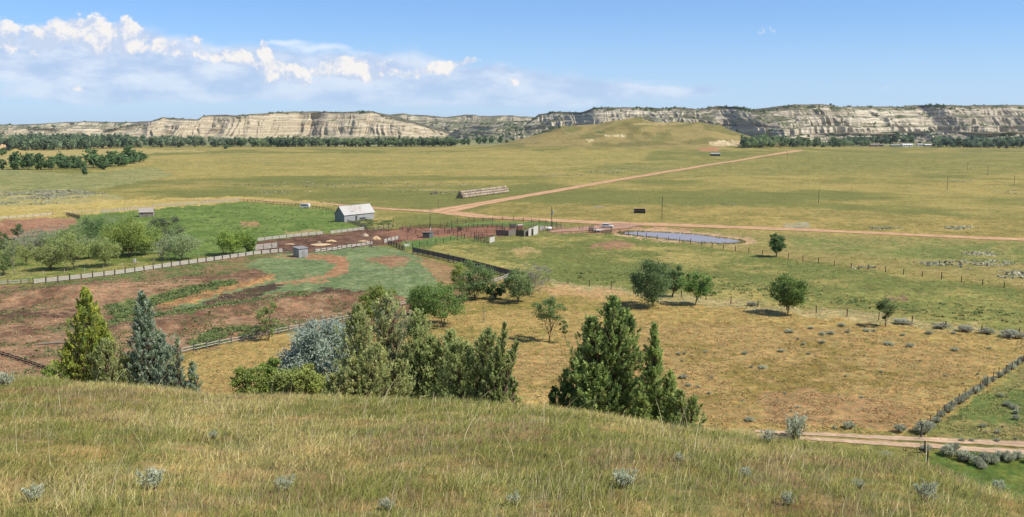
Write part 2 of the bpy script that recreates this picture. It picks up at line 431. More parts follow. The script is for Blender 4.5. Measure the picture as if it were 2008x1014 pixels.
    # middle green field
    paint([(806,487),(912,467),(1050,459),(1200,458),(1385,488),(2008,570),(2500,650),(2500,730),(2008,652),(1430,592),(1085,553),(1003,537)], (.130,.150,.048), (.285,.240,.095), fld=fA * .4 + fB * .4 + fC * .2, lo=.42, hi=.6)
    paint([(1000,500),(1150,515),(1380,520),(1500,560),(1250,575),(1080,548),(1010,530)], (.108,.150,.045), (.16,.18,.06), .75, soft=(.4, .56))
    paint([(1500,560),(1700,560),(2008,600),(2400,660),(2400,720),(2008,648),(1700,620),(1500,590)], (.112,.155,.044), (.17,.185,.06), .75, soft=(.4, .56))
    paint([(812,492),(900,515),(1005,538),(1040,520),(930,496),(860,482)], (.42,.33,.13), (.22,.21,.08), .75, soft=(.3, .5))
    paint([(1155,481),(1205,473),(1262,479),(1225,487),(1165,487)], (.26,.155,.105), None, .9)
    paint([(1000,492),(1020,485),(1060,487),(1060,497),(1020,499)], (.36,.26,.14), None, .7)
    paint([(1110,446),(1210,447),(1250,455),(1200,457),(1100,458),(1075,454)], (.32,.185,.13), (.24,.14,.095))
    paint([(1735,585),(1775,587),(1770,593),(1740,592)], (.17,.11,.08), None, .8)
    paint([(1080,551),(1430,590),(2008,652),(2500,720),(2500,745),(2008,668),(1430,604),(1080,566)], (.29,.25,.145), (.36,.30,.17), .75)
    # lower corral
    paint([(-400,575),(0,562),(66,560),(545,494),(620,495),(735,484),(762,484),(806,492),(885,520),(960,543),(1003,541),(860,598),(700,646),(560,650),(360,692),(150,760),(-400,800)], (.140,.082,.058), (.265,.168,.115), fld=fA*.3+fB*.4+fC*.3, lo=.42, hi=.58)
    paint([(-400,585),(0,572),(66,562),(545,494),(600,498),(540,520),(440,535),(330,545),(150,556),(0,580)], (.085,.135,.045), (.18,.13,.075), .85)
    paint([(545,497),(620,494),(735,483),(762,484),(810,494),(860,520),(880,560),(850,600),(760,575),(660,567),(560,573),(480,585),(430,600),(350,612),(330,600),(440,560),(540,542),(480,520)], (.118,.165,.082), (.165,.205,.110), fld=fC, lo=.4, hi=.6)
    paint([(520,505),(545,501),(640,500),(676,506),(688,520),(680,535),(640,548),(560,558),(520,562),(560,552),(625,540),(658,526),(655,516),(610,506)], (.29,.155,.095), (.34,.20,.125), .95)
    paint([(715,505),(740,502),(800,503),(806,510),(790,522),(770,525),(750,516),(722,514)], (.23,.125,.085), (.3,.18,.12), .9)
    paint([(800,505),(850,512),(900,523),(985,545),(920,575),(880,585),(860,560),(850,535),(815,515)], (.29,.185,.105), (.23,.155,.085), .9)
    paint([(300,596),(380,575),(470,548),(540,538),(545,545),(480,562),(400,585),(340,602)], (.40,.225,.105), (.26,.14,.075), .9, fld=fC, lo=.45, hi=.55)
    paint([(365,605),(430,580),(530,556),(560,560),(500,580),(440,597),(390,608)], (.052,.034,.030), (.11,.062,.045), .95)
    paint([(500,588),(560,574),(650,566),(745,570),(740,577),(640,576),(560,584),(520,594)], (.065,.042,.034), (.12,.07,.05), .9)
    paint([(205,600),(290,585),(380,562),(460,550),(465,556),(390,575),(320,592),(240,625),(215,620)], (.092,.130,.045), (.135,.165,.060))
    paint([(215,628),(330,612),(430,597),(520,585),(600,572),(610,577),(520,597),(420,612),(300,628),(225,640)], (.095,.130,.045), (.14,.170,.060))
    paint([(90,645),(150,632),(220,636),(200,655),(120,662)], (.110,.145,.075), (.17,.12,.08), .8, soft=(.35,.5))
    paint([(85,690),(150,680),(230,685),(220,700),(120,702)], (.110,.155,.075), (.17,.12,.08), .8, soft=(.35,.5))
    paint([(370,672),(420,645),(520,640),(600,625),(720,610),(730,630),(600,648),(480,662),(380,688)], (.070,.130,.035), (.17,.11,.065), .85, soft=(.36,.52))
    paint([(-100,612),(0,608),(60,612),(150,618),(60,625),(0,622),(-100,630)], (.075,.045,.035), None, .8)
    # dry pasture
    paint([(360,692),(560,652),(700,648),(860,600),(1003,543),(1080,566),(1430,604),(2008,670),(2500,750),(2500,690),(2008,706),(1950,745),(1830,835),(1780,850),(1600,852),(1000,900),(300,900),(100,780)], (.220,.182,.060), (.305,.222,.092), fld=fA * .3 + fB * .4 + fC * .3, lo=.36, hi=.5)
    paint([(1290,640),(1450,632),(1700,648),(1960,700),(1830,800),(1700,835),(1450,840),(1300,800),(1000,760),(1010,690),(1200,640)], (.210,.155,.055), (.300,.208,.098), .75, fld=fB * .5 + fC * .5, lo=.36, hi=.52)
    paint([(1480,780),(1560,760),(1760,790),(1820,820),(1760,845),(1500,835)], (.30,.185,.115), (.26,.16,.09), .6)
    paint([(1060,562),(1110,560),(1240,575),(1200,590),(1080,582)], (.42,.27,.15), None, .7)
    paint([(700,900),(1400,842),(1600,850),(1830,862),(1700,870),(1500,880),(900,1000)], (.40,.33,.16), (.33,.25,.12), .8)
    # enclosure by the right edge
    paint([(1835,838),(1900,790),(2008,718),(2500,500),(2500,860),(2008,866),(1840,862)], (.225,.190,.085), (.155,.165,.060))
    paint([(1855,825),(1905,790),(1985,770),(2200,740),(2400,790),(2100,835),(2008,838),(1920,832)], (.075,.115,.036), (.115,.150,.048), .85)
    paint([(1815,882),(1900,890),(2008,898),(2600,930),(2600,1300),(2008,1100),(1830,960)], (.085,.125,.030), (.14,.165,.045))
    # cut bank of red scoria and pale outcrops on the middle hill
    hx = 1004 + F * x / (y * 1.0); el = (CAM_Z - z) / np.maximum(y, 1)
    hy = 507 - F * np.tan(-np.arctan(el) + PITCH); 
    far = y > 900
    def spot(cx, cy, rx, ry, c1, c2, th=.8):
        nonlocal C
        q = ((hx - cx) / rx) ** 2 + ((hy - cy) / ry) ** 2 + (fbm(x / 11, y / 11, 3, 91) - .5) * 1.6
        m = (q < th) & far
        C[m] = lerp3(c1, c2, sstep(.4, .6, fbm(x / 6, y / 6, 3, 92)))[m]
    hillm = sstep(3, 12, z) * far
    C = lerp3(C, lerp3((.160, .146, .062), (.250, .203, .095), sstep(.4, .6, fbm(x / 45, y / 45, 4, 93))), hillm)
    gl = sstep(.60, .68, fbm(x / 38 + 7, y / 38, 4, 94)) * hillm
    C = lerp3(C, (.11, .13, .045), gl * .5)
    spot(1385, 293, 24, 4.5, (.36, .17, .11), (.30, .19, .12), .8)
    spot(1420, 281, 36, 7, (.52, .45, .34), (.36, .28, .18), .75)
    spot(1210, 266, 26, 3, (.52, .45, .34), (.30, .26, .14), .8)
    spot(1290, 243, 60, 2.2, (.34, .27, .15), (.28, .24, .12), .7)
    spot(1120, 262, 24, 3.5, (.12, .13, .06), (.24, .21, .11), .6)
    spot(1175, 259, 14, 3, (.10, .12, .05), (.22, .2, .1), .6)
    spot(1155, 275, 8, 3, (.55, .48, .37), (.4, .33, .2), .9)
    spot(-5, 280, 34, 14, (.55, .42, .30), (.42, .27, .17), 1.0)
    # far flats beyond the tree line
    ff_ = sstep(1850, 2100, y)
    C = lerp3(C, lerp3((.13, .155, .085), (.24, .235, .13), sstep(.4, .6, fA)), ff_)
    # foreground hill: dry soil and thatch
    yy2 = np.maximum(y, 8.0); hp = 1004 + F * x / (yy2 * 1.03); D = np.interp(hp, EX, ED)
    hm = 1 - sstep(14, 24, y - D)
    hc = lerp3((.17, .135, .055), (.27, .205, .095), sstep(.4, .62, fbm(x / 1.4, y / 1.4, 4, 95)))
    hc = lerp3(hc, (.30, .20, .12), sstep(.62, .72, fbm(x / 2.6, y / 2.6, 3, 96)) * .6)
    C = lerp3(C, hc, hm)
    C = C * (0.80 + .40 * fbm(x / 1.6, y / 1.6, 3, 97, .7))[..., None] * .95 * np.array([1.015, 1.0, .99])
    return C

def ground_material():
    m, t, b = newmat('ground'); b.inputs['Roughness'].default_value = .95; b.inputs['Specular IOR Level'].default_value = .1
    a = N(t, 'ShaderNodeAttribute'); a.attribute_name = 'Col'
    g = N(t, 'ShaderNodeNewGeometry'); pos = g.outputs['Position']
    n1 = noise(t, pos, .55, 9, .72); n2 = noise(t, pos, .06, 6, .65); n3 = noise(t, pos, 2.4, 4, .7)
    k = mth(t, 'MULTIPLY', maprange(t, n1, .32, .68, .60, 1.42, False), maprange(t, n2, .3, .7, .86, 1.16, False))
    k = mth(t, 'MULTIPLY', k, maprange(t, n3, .3, .7, .78, 1.22, False))
    cb = N(t, 'ShaderNodeCombineXYZ'); 
    for i in range(3): t.links.new(k, cb.inputs[i])
    c0 = vmth(t, 'MULTIPLY', a.outputs['Color'], cb.outputs[0])
    n4 = noise(t, pos, .9, 5, .7)
    c1 = vmth(t, 'MULTIPLY', c0, (1.28, 1.10, .92)); c2 = vmth(t, 'MULTIPLY', c0, (.80, .95, .80))
    t.links.new(mixc(t, maprange(t, n4, .38, .62), c2, c1), b.inputs['Base Color'])
    bn = N(t, 'ShaderNodeBump'); bn.inputs['Strength'].default_value = .7; bn.inputs['Distance'].default_value = .35
    t.links.new(n1, bn.inputs['Height']); t.links.new(bn.outputs[0], b.inputs['Normal'])
    return m
M['ground'] = ground_material()

th = np.concatenate([np.linspace(-180, -44, 30)[:-1], np.linspace(-44, -34, 60)[:-1], np.linspace(-34, 34, 1150), np.linspace(34, 44, 60)[1:], np.linspace(44, 180, 30)[1:]])
rr = [0.01] + [0.0 + i * .6 for i in range(1, 12)]
while rr[-1] < 105: rr.append(rr[-1] + .42)
yy_ = proj(0, rr[-1], 0.0)[1]
y_ = float(yy_)
while y_ > 252.6:
    y_ -= 1.0 if y_ > 300 else .6
    rn_ = CAM_Z / math.tan(math.atan((y_ - 507) / F) + PITCH)
    while rn_ - rr[-1] > 8 and 1250 < rr[-1] < 1850: rr.append(rr[-1] + 7)
    if rn_ > rr[-1] + 1e-3: rr.append(rn_)
while rr[-1] < 9000: rr.append(rr[-1] * 1.12)

rr = np.array(rr)
TH, RR = np.meshgrid(np.radians(th), rr)
gx = np.sin(TH) * RR; gy = np.cos(TH) * RR
gz = hfun(gx, gy)
nr, nth = gx.shape
idx = np.arange(nr * nth).reshape(nr, nth)
Q = np.stack([idx[:-1, :-1], idx[:-1, 1:], idx[1:, 1:], idx[1:, :-1]], -1).reshape(-1, 4)
GV = np.stack([gx, gy, gz], -1).reshape(-1, 3)
GC = ground_color(gx.ravel(), gy.ravel(), gz.ravel())
# close the middle
Vc = np.array([[0, 0, H(0, 0)]]); 
me = npmesh('ground', GV, Q[:, ::-1], M['ground'], GC, True)
ground = link('ground', me); tag(ground, kind='structure')

# ------------------------------------------------------------------ roads
M['road'] = simple('dirt_road', (.56, .345, .20), .95, .25, .35, c2=(.44, .26, .145), bump=.3)
def roadmat(m):
    t = m.node_tree; b = t.nodes['Principled BSDF']; src = b.inputs['Base Color'].links[0].from_socket; a = N(t, 'ShaderNodeAttribute'); a.attribute_name = 'Col'
    t.links.new(vmth(t, 'MULTIPLY', src, a.outputs['Color']), b.inputs['Base Color']); return m
roadmat(M['road'])
def smooth_poly(pts, n=12):
    out = []
    for i in range(len(pts) - 1):
        p0 = pts[max(i - 1, 0)]; p1 = pts[i]; p2 = pts[i + 1]; p3 = pts[min(i + 2, len(pts) - 1)]
        for k in range(n):
            t = k / n
            out.append(tuple(.5 * ((2 * p1[j]) + (-p0[j] + p2[j]) * t + (2 * p0[j] - 5 * p1[j] + 4 * p2[j] - p3[j]) * t * t + (-p0[j] + 3 * p1[j] - 3 * p2[j] + p3[j]) * t ** 3) for j in range(len(p1))))
    out.append(tuple(pts[-1])); return out
def road(name, pts, lift=.06, mat=None, cols=19, step=3.0, seed=0):
    # pts: (px, py, width in metres)
    ctr = []
    for (px, py, wd) in pts:
        x, y = plane_xy(px, py) if py > 262 else (0, 0); p = PF(px, py); ctr.append((p.x, p.y, wd))
    ctr = smooth_poly(ctr, 16)
    dense = []
    for i in range(len(ctr) - 1):
        a, b = ctr[i], ctr[i + 1]; L = math.hypot(b[0] - a[0], b[1] - a[1]); k = max(1, int(L / step))
        for q in range(k): dense.append([a[j] + (b[j] - a[j]) * q / k for j in range(3)])
    dense.append(list(ctr[-1])); A = np.array(dense)
    T = np.gradient(A[:, :2], axis=0); T /= np.linalg.norm(T, axis=1)[:, None] + 1e-9
    Nn = np.stack([-T[:, 1], T[:, 0]], 1); n = len(A)
    s = np.linspace(-1, 1, cols)
    e1 = (fbm(np.arange(n) * .35, np.zeros(n), 3, 70 + seed) - .5); e2 = (fbm(np.arange(n) * .35, np.zeros(n) + 9, 3, 71 + seed) - .5)
    off = s[None, :] * (A[:, 2:3] / 2) + np.where(s < 0, -1, 1)[None, :] * np.abs(s)[None, :] ** 3 * np.stack([e1, e2], 1)[:, [0 if q < 0 else 1 for q in s]] * np.minimum(A[:, 2:3] * .45, 2.5)
    X = A[:, 0:1] + Nn[:, 0:1] * off; Y = A[:, 1:2] + Nn[:, 1:2] * off
    Z = hfun(X, Y) + lift + np.sqrt(X * X + Y * Y) / 9000
    V_ = np.stack([X, Y, Z], -1).reshape(-1, 3); ii = np.arange(n * cols).reshape(n, cols)
    q = np.stack([ii[:-1, :-1], ii[1:, :-1], ii[1:, 1:], ii[:-1, 1:]], -1).reshape(-1, 4)
    # orient up
    v = V_[q[0]]; nz = np.cross(v[1] - v[0], v[2] - v[0])[2]
    if nz < 0: q = q[:, ::-1]
    sn = np.abs(s)[None, :] + 0 * X; rut = np.exp(-((sn - .42) / .16) ** 2); nz_ = fbm(X / 2.5, Y / 2.5, 3, 80 + seed, .65)
    kk = .80 + .28 * rut + .42 * (nz_ - .5) - .16 * sstep(.75, 1.0, sn); rc = np.stack([kk, kk * (1 - .03 * (1 - rut)), kk * (1 - .10 * (1 - rut))], -1)
    vg = (sstep(.50, .62, fbm(X / 1.8, Y / 1.8, 3, 90 + seed, .65)) * sstep(.70, .95, sn))[..., None]; rc = rc * (1 - vg) + np.array([.50, .68, .42]) * vg * 1.0
    o = link(name, npmesh(name, V_, q, mat or M['road'], rc.reshape(-1, 3), True)); tag(o, kind='structure'); return o
road('dirt_road', [(2500,489,9),(2250,479,9),(2008,470,9),(1750,459,9),(1500,448,10),(1350,442.5,11),(1200,438,13),(1100,433,12),(1020,429,11),(950,425,12),(905,420,14),(870,416,13),(820,413,9),(760,410,7),(700,405,6),(640,400,6),(560,396,6),(480,392.5,5),(400,392,4),(330,393,3)], seed=1)
road('branch_road', [(862,416,12),(880,411.5,17),(920,404,13),(970,395,11),(1040,383,10.5),(1120,369,10),(1200,355,10),(1280,342,11),(1350,330.5,11),(1420,319,11),(1480,309,12),(1530,301,15),(1568,295.5,20)], lift=.09, seed=2)
road('yard_track', [(1238,440,12),(1200,445,17),(1150,449,14),(1110,452,8),(1080,455,4)], lift=.075, mat=roadmat(simple('yard_dirt', (.42, .255, .18), .95, .3, .3, c2=(.32, .185, .13), bump=.3)), seed=3)
for k_, dy in enumerate((0, 1)):
    road('wheel_track', [(1480,846+dy*9,.9),(1600,852+dy*10,1.3),(1720,858+dy*11,1.6),(1850,864+dy*13,1.8),(2008,872+dy*16,2.1),(2200,884+dy*18,2.1),(2500,905+dy*20,2.1)], lift=.05, step=1.0, seed=5+k_, mat=roadmat(simple('track_dirt', (.56, .40, .28), .95, .3, .8, c2=(.42, .29, .19), bump=.3)))

# ------------------------------------------------------------------ pond
pp = [(1216,457),(1226,455.3),(1240,454.2),(1262,455),(1290,455.6),(1330,457.5),(1370,461),(1410,466),(1445,470.5),(1458,474),(1450,477),(1430,478),(1400,477.5),(1360,475),(1320,470.5),(1280,466),(1245,462),(1222,459.5)]
pp = smooth_poly(pp + [pp[0]], 6)[:-1]
pw = [plane_xy(*q) for q in pp]; pz = max(H(x, y) for x, y in pw)
m, t, b = newmat('water'); b.inputs['Base Color'].default_value = (.26, .245, .265, 1); b.inputs['Roughness'].default_value = .42; b.inputs['Specular IOR Level'].default_value = .5
g = N(t, 'ShaderNodeNewGeometry'); nn = noise(t, vmth(t, 'MULTIPLY', g.outputs['Position'], (1, 1, 1)), 1.1, 4, .6)
bn = N(t, 'ShaderNodeBump'); bn.inputs['Strength'].default_value = .2; bn.inputs['Distance'].default_value = .02; t.links.new(nn, bn.inputs['Height']); t.links.new(bn.outputs[0], b.inputs['Normal'])
M['water'] = m
me = bpy.data.meshes.new('pond'); rs_ = random.Random(5)
me.from_pydata([(x + rs_.uniform(-.5, .5), y + rs_.uniform(-.8, .8), pz + .07) for x, y in pw], [], [tuple(range(len(pw)))]); me.update()
if me.polygons[0].normal.z < 0: me.flip_normals()
me.materials.append(M['water']); tag(link('pond', me), kind='structure')

# ------------------------------------------------------------------ badlands bluffs
def bluff_material(name, pale, mid, dark, veg, scale, seed, vegamt=.5, apron=.5):
    m, t, b = newmat(name); b.inputs['Roughness'].default_value = .95; b.inputs['Specular IOR Level'].default_value = .1
    g = N(t, 'ShaderNodeNewGeometry'); pos = g.outputs['Position']; s = N(t, 'ShaderNodeSeparateXYZ'); t.links.new(pos, s.inputs[0])
    nz = noise(t, pos, .010, 5, .6)
    zz = mth(t, 'ADD', s.outputs['Z'], mth(t, 'MULTIPLY', mth(t, 'SUBTRACT', nz, .5), 16))
    c = N(t, 'ShaderNodeCombineXYZ'); t.links.new(mth(t, 'MULTIPLY', s.outputs['X'], .004), c.inputs[0]); t.links.new(mth(t, 'MULTIPLY', zz, scale), c.inputs[2]); c.inputs[1].default_value = seed
    band = noise(t, c.outputs[0], 1.0, 5, .72)
    bandf = noise(t, vmth(t, 'MULTIPLY', c.outputs[0], (3, 1, 3.5)), 1.0, 3, .7)
    c1 = mixc(t, maprange(t, band, .44, .56), mid, pale)
    c1 = mixc(t, mth(t, 'MULTIPLY', maprange(t, bandf, .53, .60), .85), c1, dark)
    loc = noise(t, pos, .03, 6, .7)
    c1 = mixc(t, mth(t, 'MULTIPLY', maprange(t, loc, .50, .70), .35), c1, mid)
    sn = N(t, 'ShaderNodeSeparateXYZ'); t.links.new(g.outputs['True Normal'], sn.inputs[0])
    vn_ = noise(t, pos, .02, 6, .7)
    va = mth(t, 'ADD', sn.outputs['Z'], mth(t, 'MULTIPLY', mth(t, 'SUBTRACT', vn_, .5), 1.1))
    vm = maprange(t, va, 1.0 - vegamt, 1.12 - vegamt)
    vc = mixc(t, maprange(t, noise(t, pos, .06, 5, .7), .4, .6), veg, tuple(q * .55 for q in veg))
    c1 = mixc(t, vm, c1, vc)
    av = N(t, 'ShaderNodeAttribute'); av.attribute_name = 'Col'; sv = N(t, 'ShaderNodeSeparateColor'); t.links.new(av.outputs['Color'], sv.inputs[0])
    capn = mth(t, 'ADD', sv.outputs[0], mth(t, 'MULTIPLY', mth(t, 'SUBTRACT', noise(t, pos, .025, 5, .7), .5), .22))
    c1 = mixc(t, mth(t, 'MULTIPLY', maprange(t, capn, .90, .97), .85), c1, (.085, .080, .050))
    ap = maprange(t, capn, .26, .12); c1 = mixc(t, mth(t, 'MULTIPLY', ap, apron), c1, (.20, .185, .105))
    t.links.new(c1, b.inputs['Base Color'])
    bn = N(t, 'ShaderNodeBump'); bn.inputs['Strength'].default_value = .6; bn.inputs['Distance'].default_value = 3
    t.links.new(noise(t, pos, .09, 7, .75), bn.inputs['Height']); t.links.new(bn.outputs[0], b.inputs['Normal'])
    return m
BL = {}
def bluff(name, sky_pts, dist_pts, W, x0, x1, seed, mat, gully=1.0, dx=.9, rows=56, slopes=None, cap=900, plateau=0):
    pxs = np.arange(x0, x1, dx); n = len(pxs)
    sy = np.interp(pxs, [p[0] for p in sky_pts], [p[1] for p in sky_pts]); Db = np.interp(pxs, [p[0] for p in dist_pts], [p[1] for p in dist_pts])
    u = (pxs - 1004) / F * Db
    Db = Db + (fbm(u / 420, u * 0, 3, seed) - .5) * 420 * gully + (fbm(u / 110, u * 0 + 3, 2, seed + 3) - .5) * 90 * gully
    sy = sy + (fbm(u / 45, u * 0, 3, seed + 9) - .5) * 2.4
    te = np.tan(np.arctan((507 - sy) / F) - PITCH)
    Ht = CAM_Z + te * (Db + W)
    v = np.linspace(0, 1, rows)[:, None]
    # profile: apron, alternating cliffs and benches
    prof = np.interp(v[:, 0], [0, .12, .2, .42, .46, .66, .72, .92, 1.0], slopes or [0, .30, .40, .54, .64, .74, .86, .94, 1.0])[:, None]
    def ridged(x, y, s): return 1 - np.abs(2 * vn(x, y, s) - 1)
    warp = (fbm(u[None, :] / 60, v * 2.2, 2, seed + 20) - .5) * 34
    uu = u[None, :] + warp * (0.4 + v)
    g1 = ridged(uu / 120, v * .35, seed + 30); g2 = ridged(uu / 46 + 7, v * .6, seed + 31); g3 = ridged(uu / 19 + 3, v * .9, seed + 32); g4 = ridged(uu / 8.5 + 3, v * 1.4, seed + 33)
    env = np.clip(np.sin(np.clip(v * 1.08, 0, 1) * math.pi) ** .55, 0, 1)
    G = -(g1 * 95 + g2 * 62 * (1.15 - v * .4) + g3 * 40 * (1.1 - v * .3) + g4 * 17) * gully * env * .62
    bench = (fbm(u[None, :] / 80 + v * 0, v * 9, 2, seed + 40) - .5) * W * .06 * env
    dist = Db[None, :] + W * prof + G + bench + 60 * env
    zz = Ht[None, :] * v + (fbm(u[None, :] / 30, v * 6, 2, seed + 44) - .5) * 3 * env - 3 * (1 - v)
    X = (pxs - 1004)[None, :] / F * (Db)[None, :] * (dist / Db[None, :]) ** .0
    X = X * (1 + 0 * v)
    Y = dist
    # plateau behind
    Xc = X[-1:]; Xp = np.repeat(Xc, 5, 0); ds = np.array([25, 90, 240, 500, cap])[:, None]
    Yp = Y[-1:] + ds; Zp = Ht[None, :] - ds * .012 + (fbm(Xp / 70, ds / 90 + 0 * Xp, 3, seed + 50) - .5) * 3 - 1
    X = np.concatenate([X, Xp]); Y = np.concatenate([Y, Yp]); Z = np.concatenate([zz, Zp])
    nr_, nc_ = X.shape; ii = np.arange(nr_ * nc_).reshape(nr_, nc_)
    q = np.stack([ii[:-1, :-1], ii[:-1, 1:], ii[1:, 1:], ii[1:, :-1]], -1).reshape(-1, 4)
    V_ = np.stack([X, Y, Z], -1).reshape(-1, 3)
    vc = np.clip(np.concatenate([np.repeat(v, nc_, 1), np.ones((5, nc_))]), 0, 1).reshape(-1, 1) * np.ones((1, 3))
    o = link(name, npmesh(name, V_, q, mat, vc, False)); tag(o, kind='structure')
    BL[name + str(seed)] = (X, Y, Z, rows)
    return o
M['bl_left'] = bluff_material('bluff_left', (.52, .45, .33), (.37, .30, .20), (.19, .145, .105), (.20, .19, .10), .16, 1.0, .10, .15)
M['bl_back'] = bluff_material('bluff_back', (.46, .41, .31), (.30, .25, .18), (.17, .14, .11), (.19, .195, .11), .14, 4.0, .20, .5)
M['bl_right'] = bluff_material('bluff_right', (.54, .48, .365), (.33, .28, .21), (.13, .10, .085), (.14, .145, .08), .15, 7.0, .14, .8)
bluff('bluffs', [(-500,247),(0,244),(60,241),(130,238),(200,240),(300,237),(420,236)], [(-500,4600),(420,4600)], 260, -500, 430, 3, M['bl_back'], .8)
bluff('bluffs', [(180,256),(265,240),(290,233),(300,230),(330,233),(370,235),(382,227),(395,225.5),(430,225),(440,228),(480,223),(555,219.5),(600,218.5),(640,219),(722,218.5),(742,225),(760,230),(790,238),(820,246),(850,254),(880,262),(905,269)],
      [(180,3500),(905,3700)], 140, 180, 905, 11, M['bl_left'], .8)
bluff('bluffs', [(720,226),(780,223),(830,227),(870,230),(905,225),(925,224.5),(935,227),(960,228),(975,226),(1000,227),(1050,230),(1130,228)], [(720,5000),(1130,5000)], 300, 720, 1130, 17, M['bl_back'], .9)
bluff('bluffs', [(-500,262),(-60,255),(40,252),(110,250),(170,252),(230,255),(300,268)], [(-500,3900),(300,3700)], 150, -500, 300, 23, M['bl_left'], .7)
bluff('bluffs', [(740,264),(790,244),(850,238),(900,240),(950,241),(1000,238),(1060,235),(1120,246)], [(740,4200),(1120,4000)], 300, 740, 1120, 29, M['bl_back'], 1.0)
bluff('bluffs', [(1015,262),(1035,243),(1060,224),(1100,218.5),(1150,220),(1163,217),(1175,211),(1240,210.5),(1330,213),(1352,209.5),(1400,214),(1440,208),(1490,209),(1510,214),(1530,218),(1560,216.5),(1585,210),(1605,204.5),(1650,204),(1690,206.5),(1705,210),(1720,209),(1800,208),(1830,210.5),(1842,206.5),(1870,206),(2008,206.5),(2300,205),(2600,207)],
      [(1015,2950),(1200,2700),(1500,2500),(2000,2450),(2600,2400)], 240, 1015, 2600, 37, M['bl_right'], 1.35, dx=.8, rows=64)
bluff('bluffs', [(870,268),(890,255),(930,247),(975,250),(1010,252),(1060,243),(1110,250),(1140,262)], [(870,3200),(1140,2700)], 140, 870, 1140, 43, M['bl_back'], .8)
bluff('bluffs', [(1500,276),(1560,268),(1620,262),(1690,259),(1760,262),(1830,257),(1900,256),(1960,262),(2008,258),(2500,255)], [(1500,2150),(2500,2150)], 90, 1500, 2500, 51, M['bl_right'], .6)
# ------------------------------------------------------------------ foliage builders (numpy)
def quads_at(C0, D0, S, L, rng, Wd=None, curl=0):
    """leaf quads: centre C0, long direction D0, half sizes"""
    n = len(C0); D0 = D0 / (np.linalg.norm(D0, axis=1)[:, None] + 1e-9)
    r = rng.normal(size=(n, 3)); s = np.cross(D0, r); s /= (np.linalg.norm(s, axis=1)[:, None] + 1e-9)
    L = np.asarray(L).reshape(-1, 1); S = np.asarray(S).reshape(-1, 1)
    a = C0 - D0 * L; b = C0 + D0 * L
    V_ = np.stack([a - s * S * .45, a + s * S * .45, C0 + s * S, C0 - s * S, b + s * S * .25, b - s * S * .25], 1)
    base = np.arange(n)[:, None] * 6
    f = np.concatenate([base + np.array([[0, 1, 2, 3]]), base + np.array([[3, 2, 4, 5]])])
    return V_.reshape(-1, 3), f
def pal(rng, n, cols, var=.18):
    cols = np.array(cols); i = rng.integers(0, len(cols), n); t = rng.random(n)[:, None]; j = rng.integers(0, len(cols), n)
    c_ = cols[i] * t + cols[j] * (1 - t)
    return c_ * (1 + (rng.random((n, 1)) - .5) * 2 * var)
def limb(mb, a, b, r0, r1, rng, wig=.12, n=5, sag=0):
    a = np.array(a, float); b = np.array(b, float); L = np.linalg.norm(b - a)
    pts = []; rs_ = []
    for i in range(n + 1):
        t = i / n; p = a * (1 - t) + b * t; p = p + rng.normal(size=3) * wig * L * math.sin(math.pi * t) * .5
        p[2] += sag * L * math.sin(math.pi * t)
        pts.append(p); rs_.append(r0 * (1 - t) + r1 * t)
    mb.tube(pts, rs_, 5); return pts
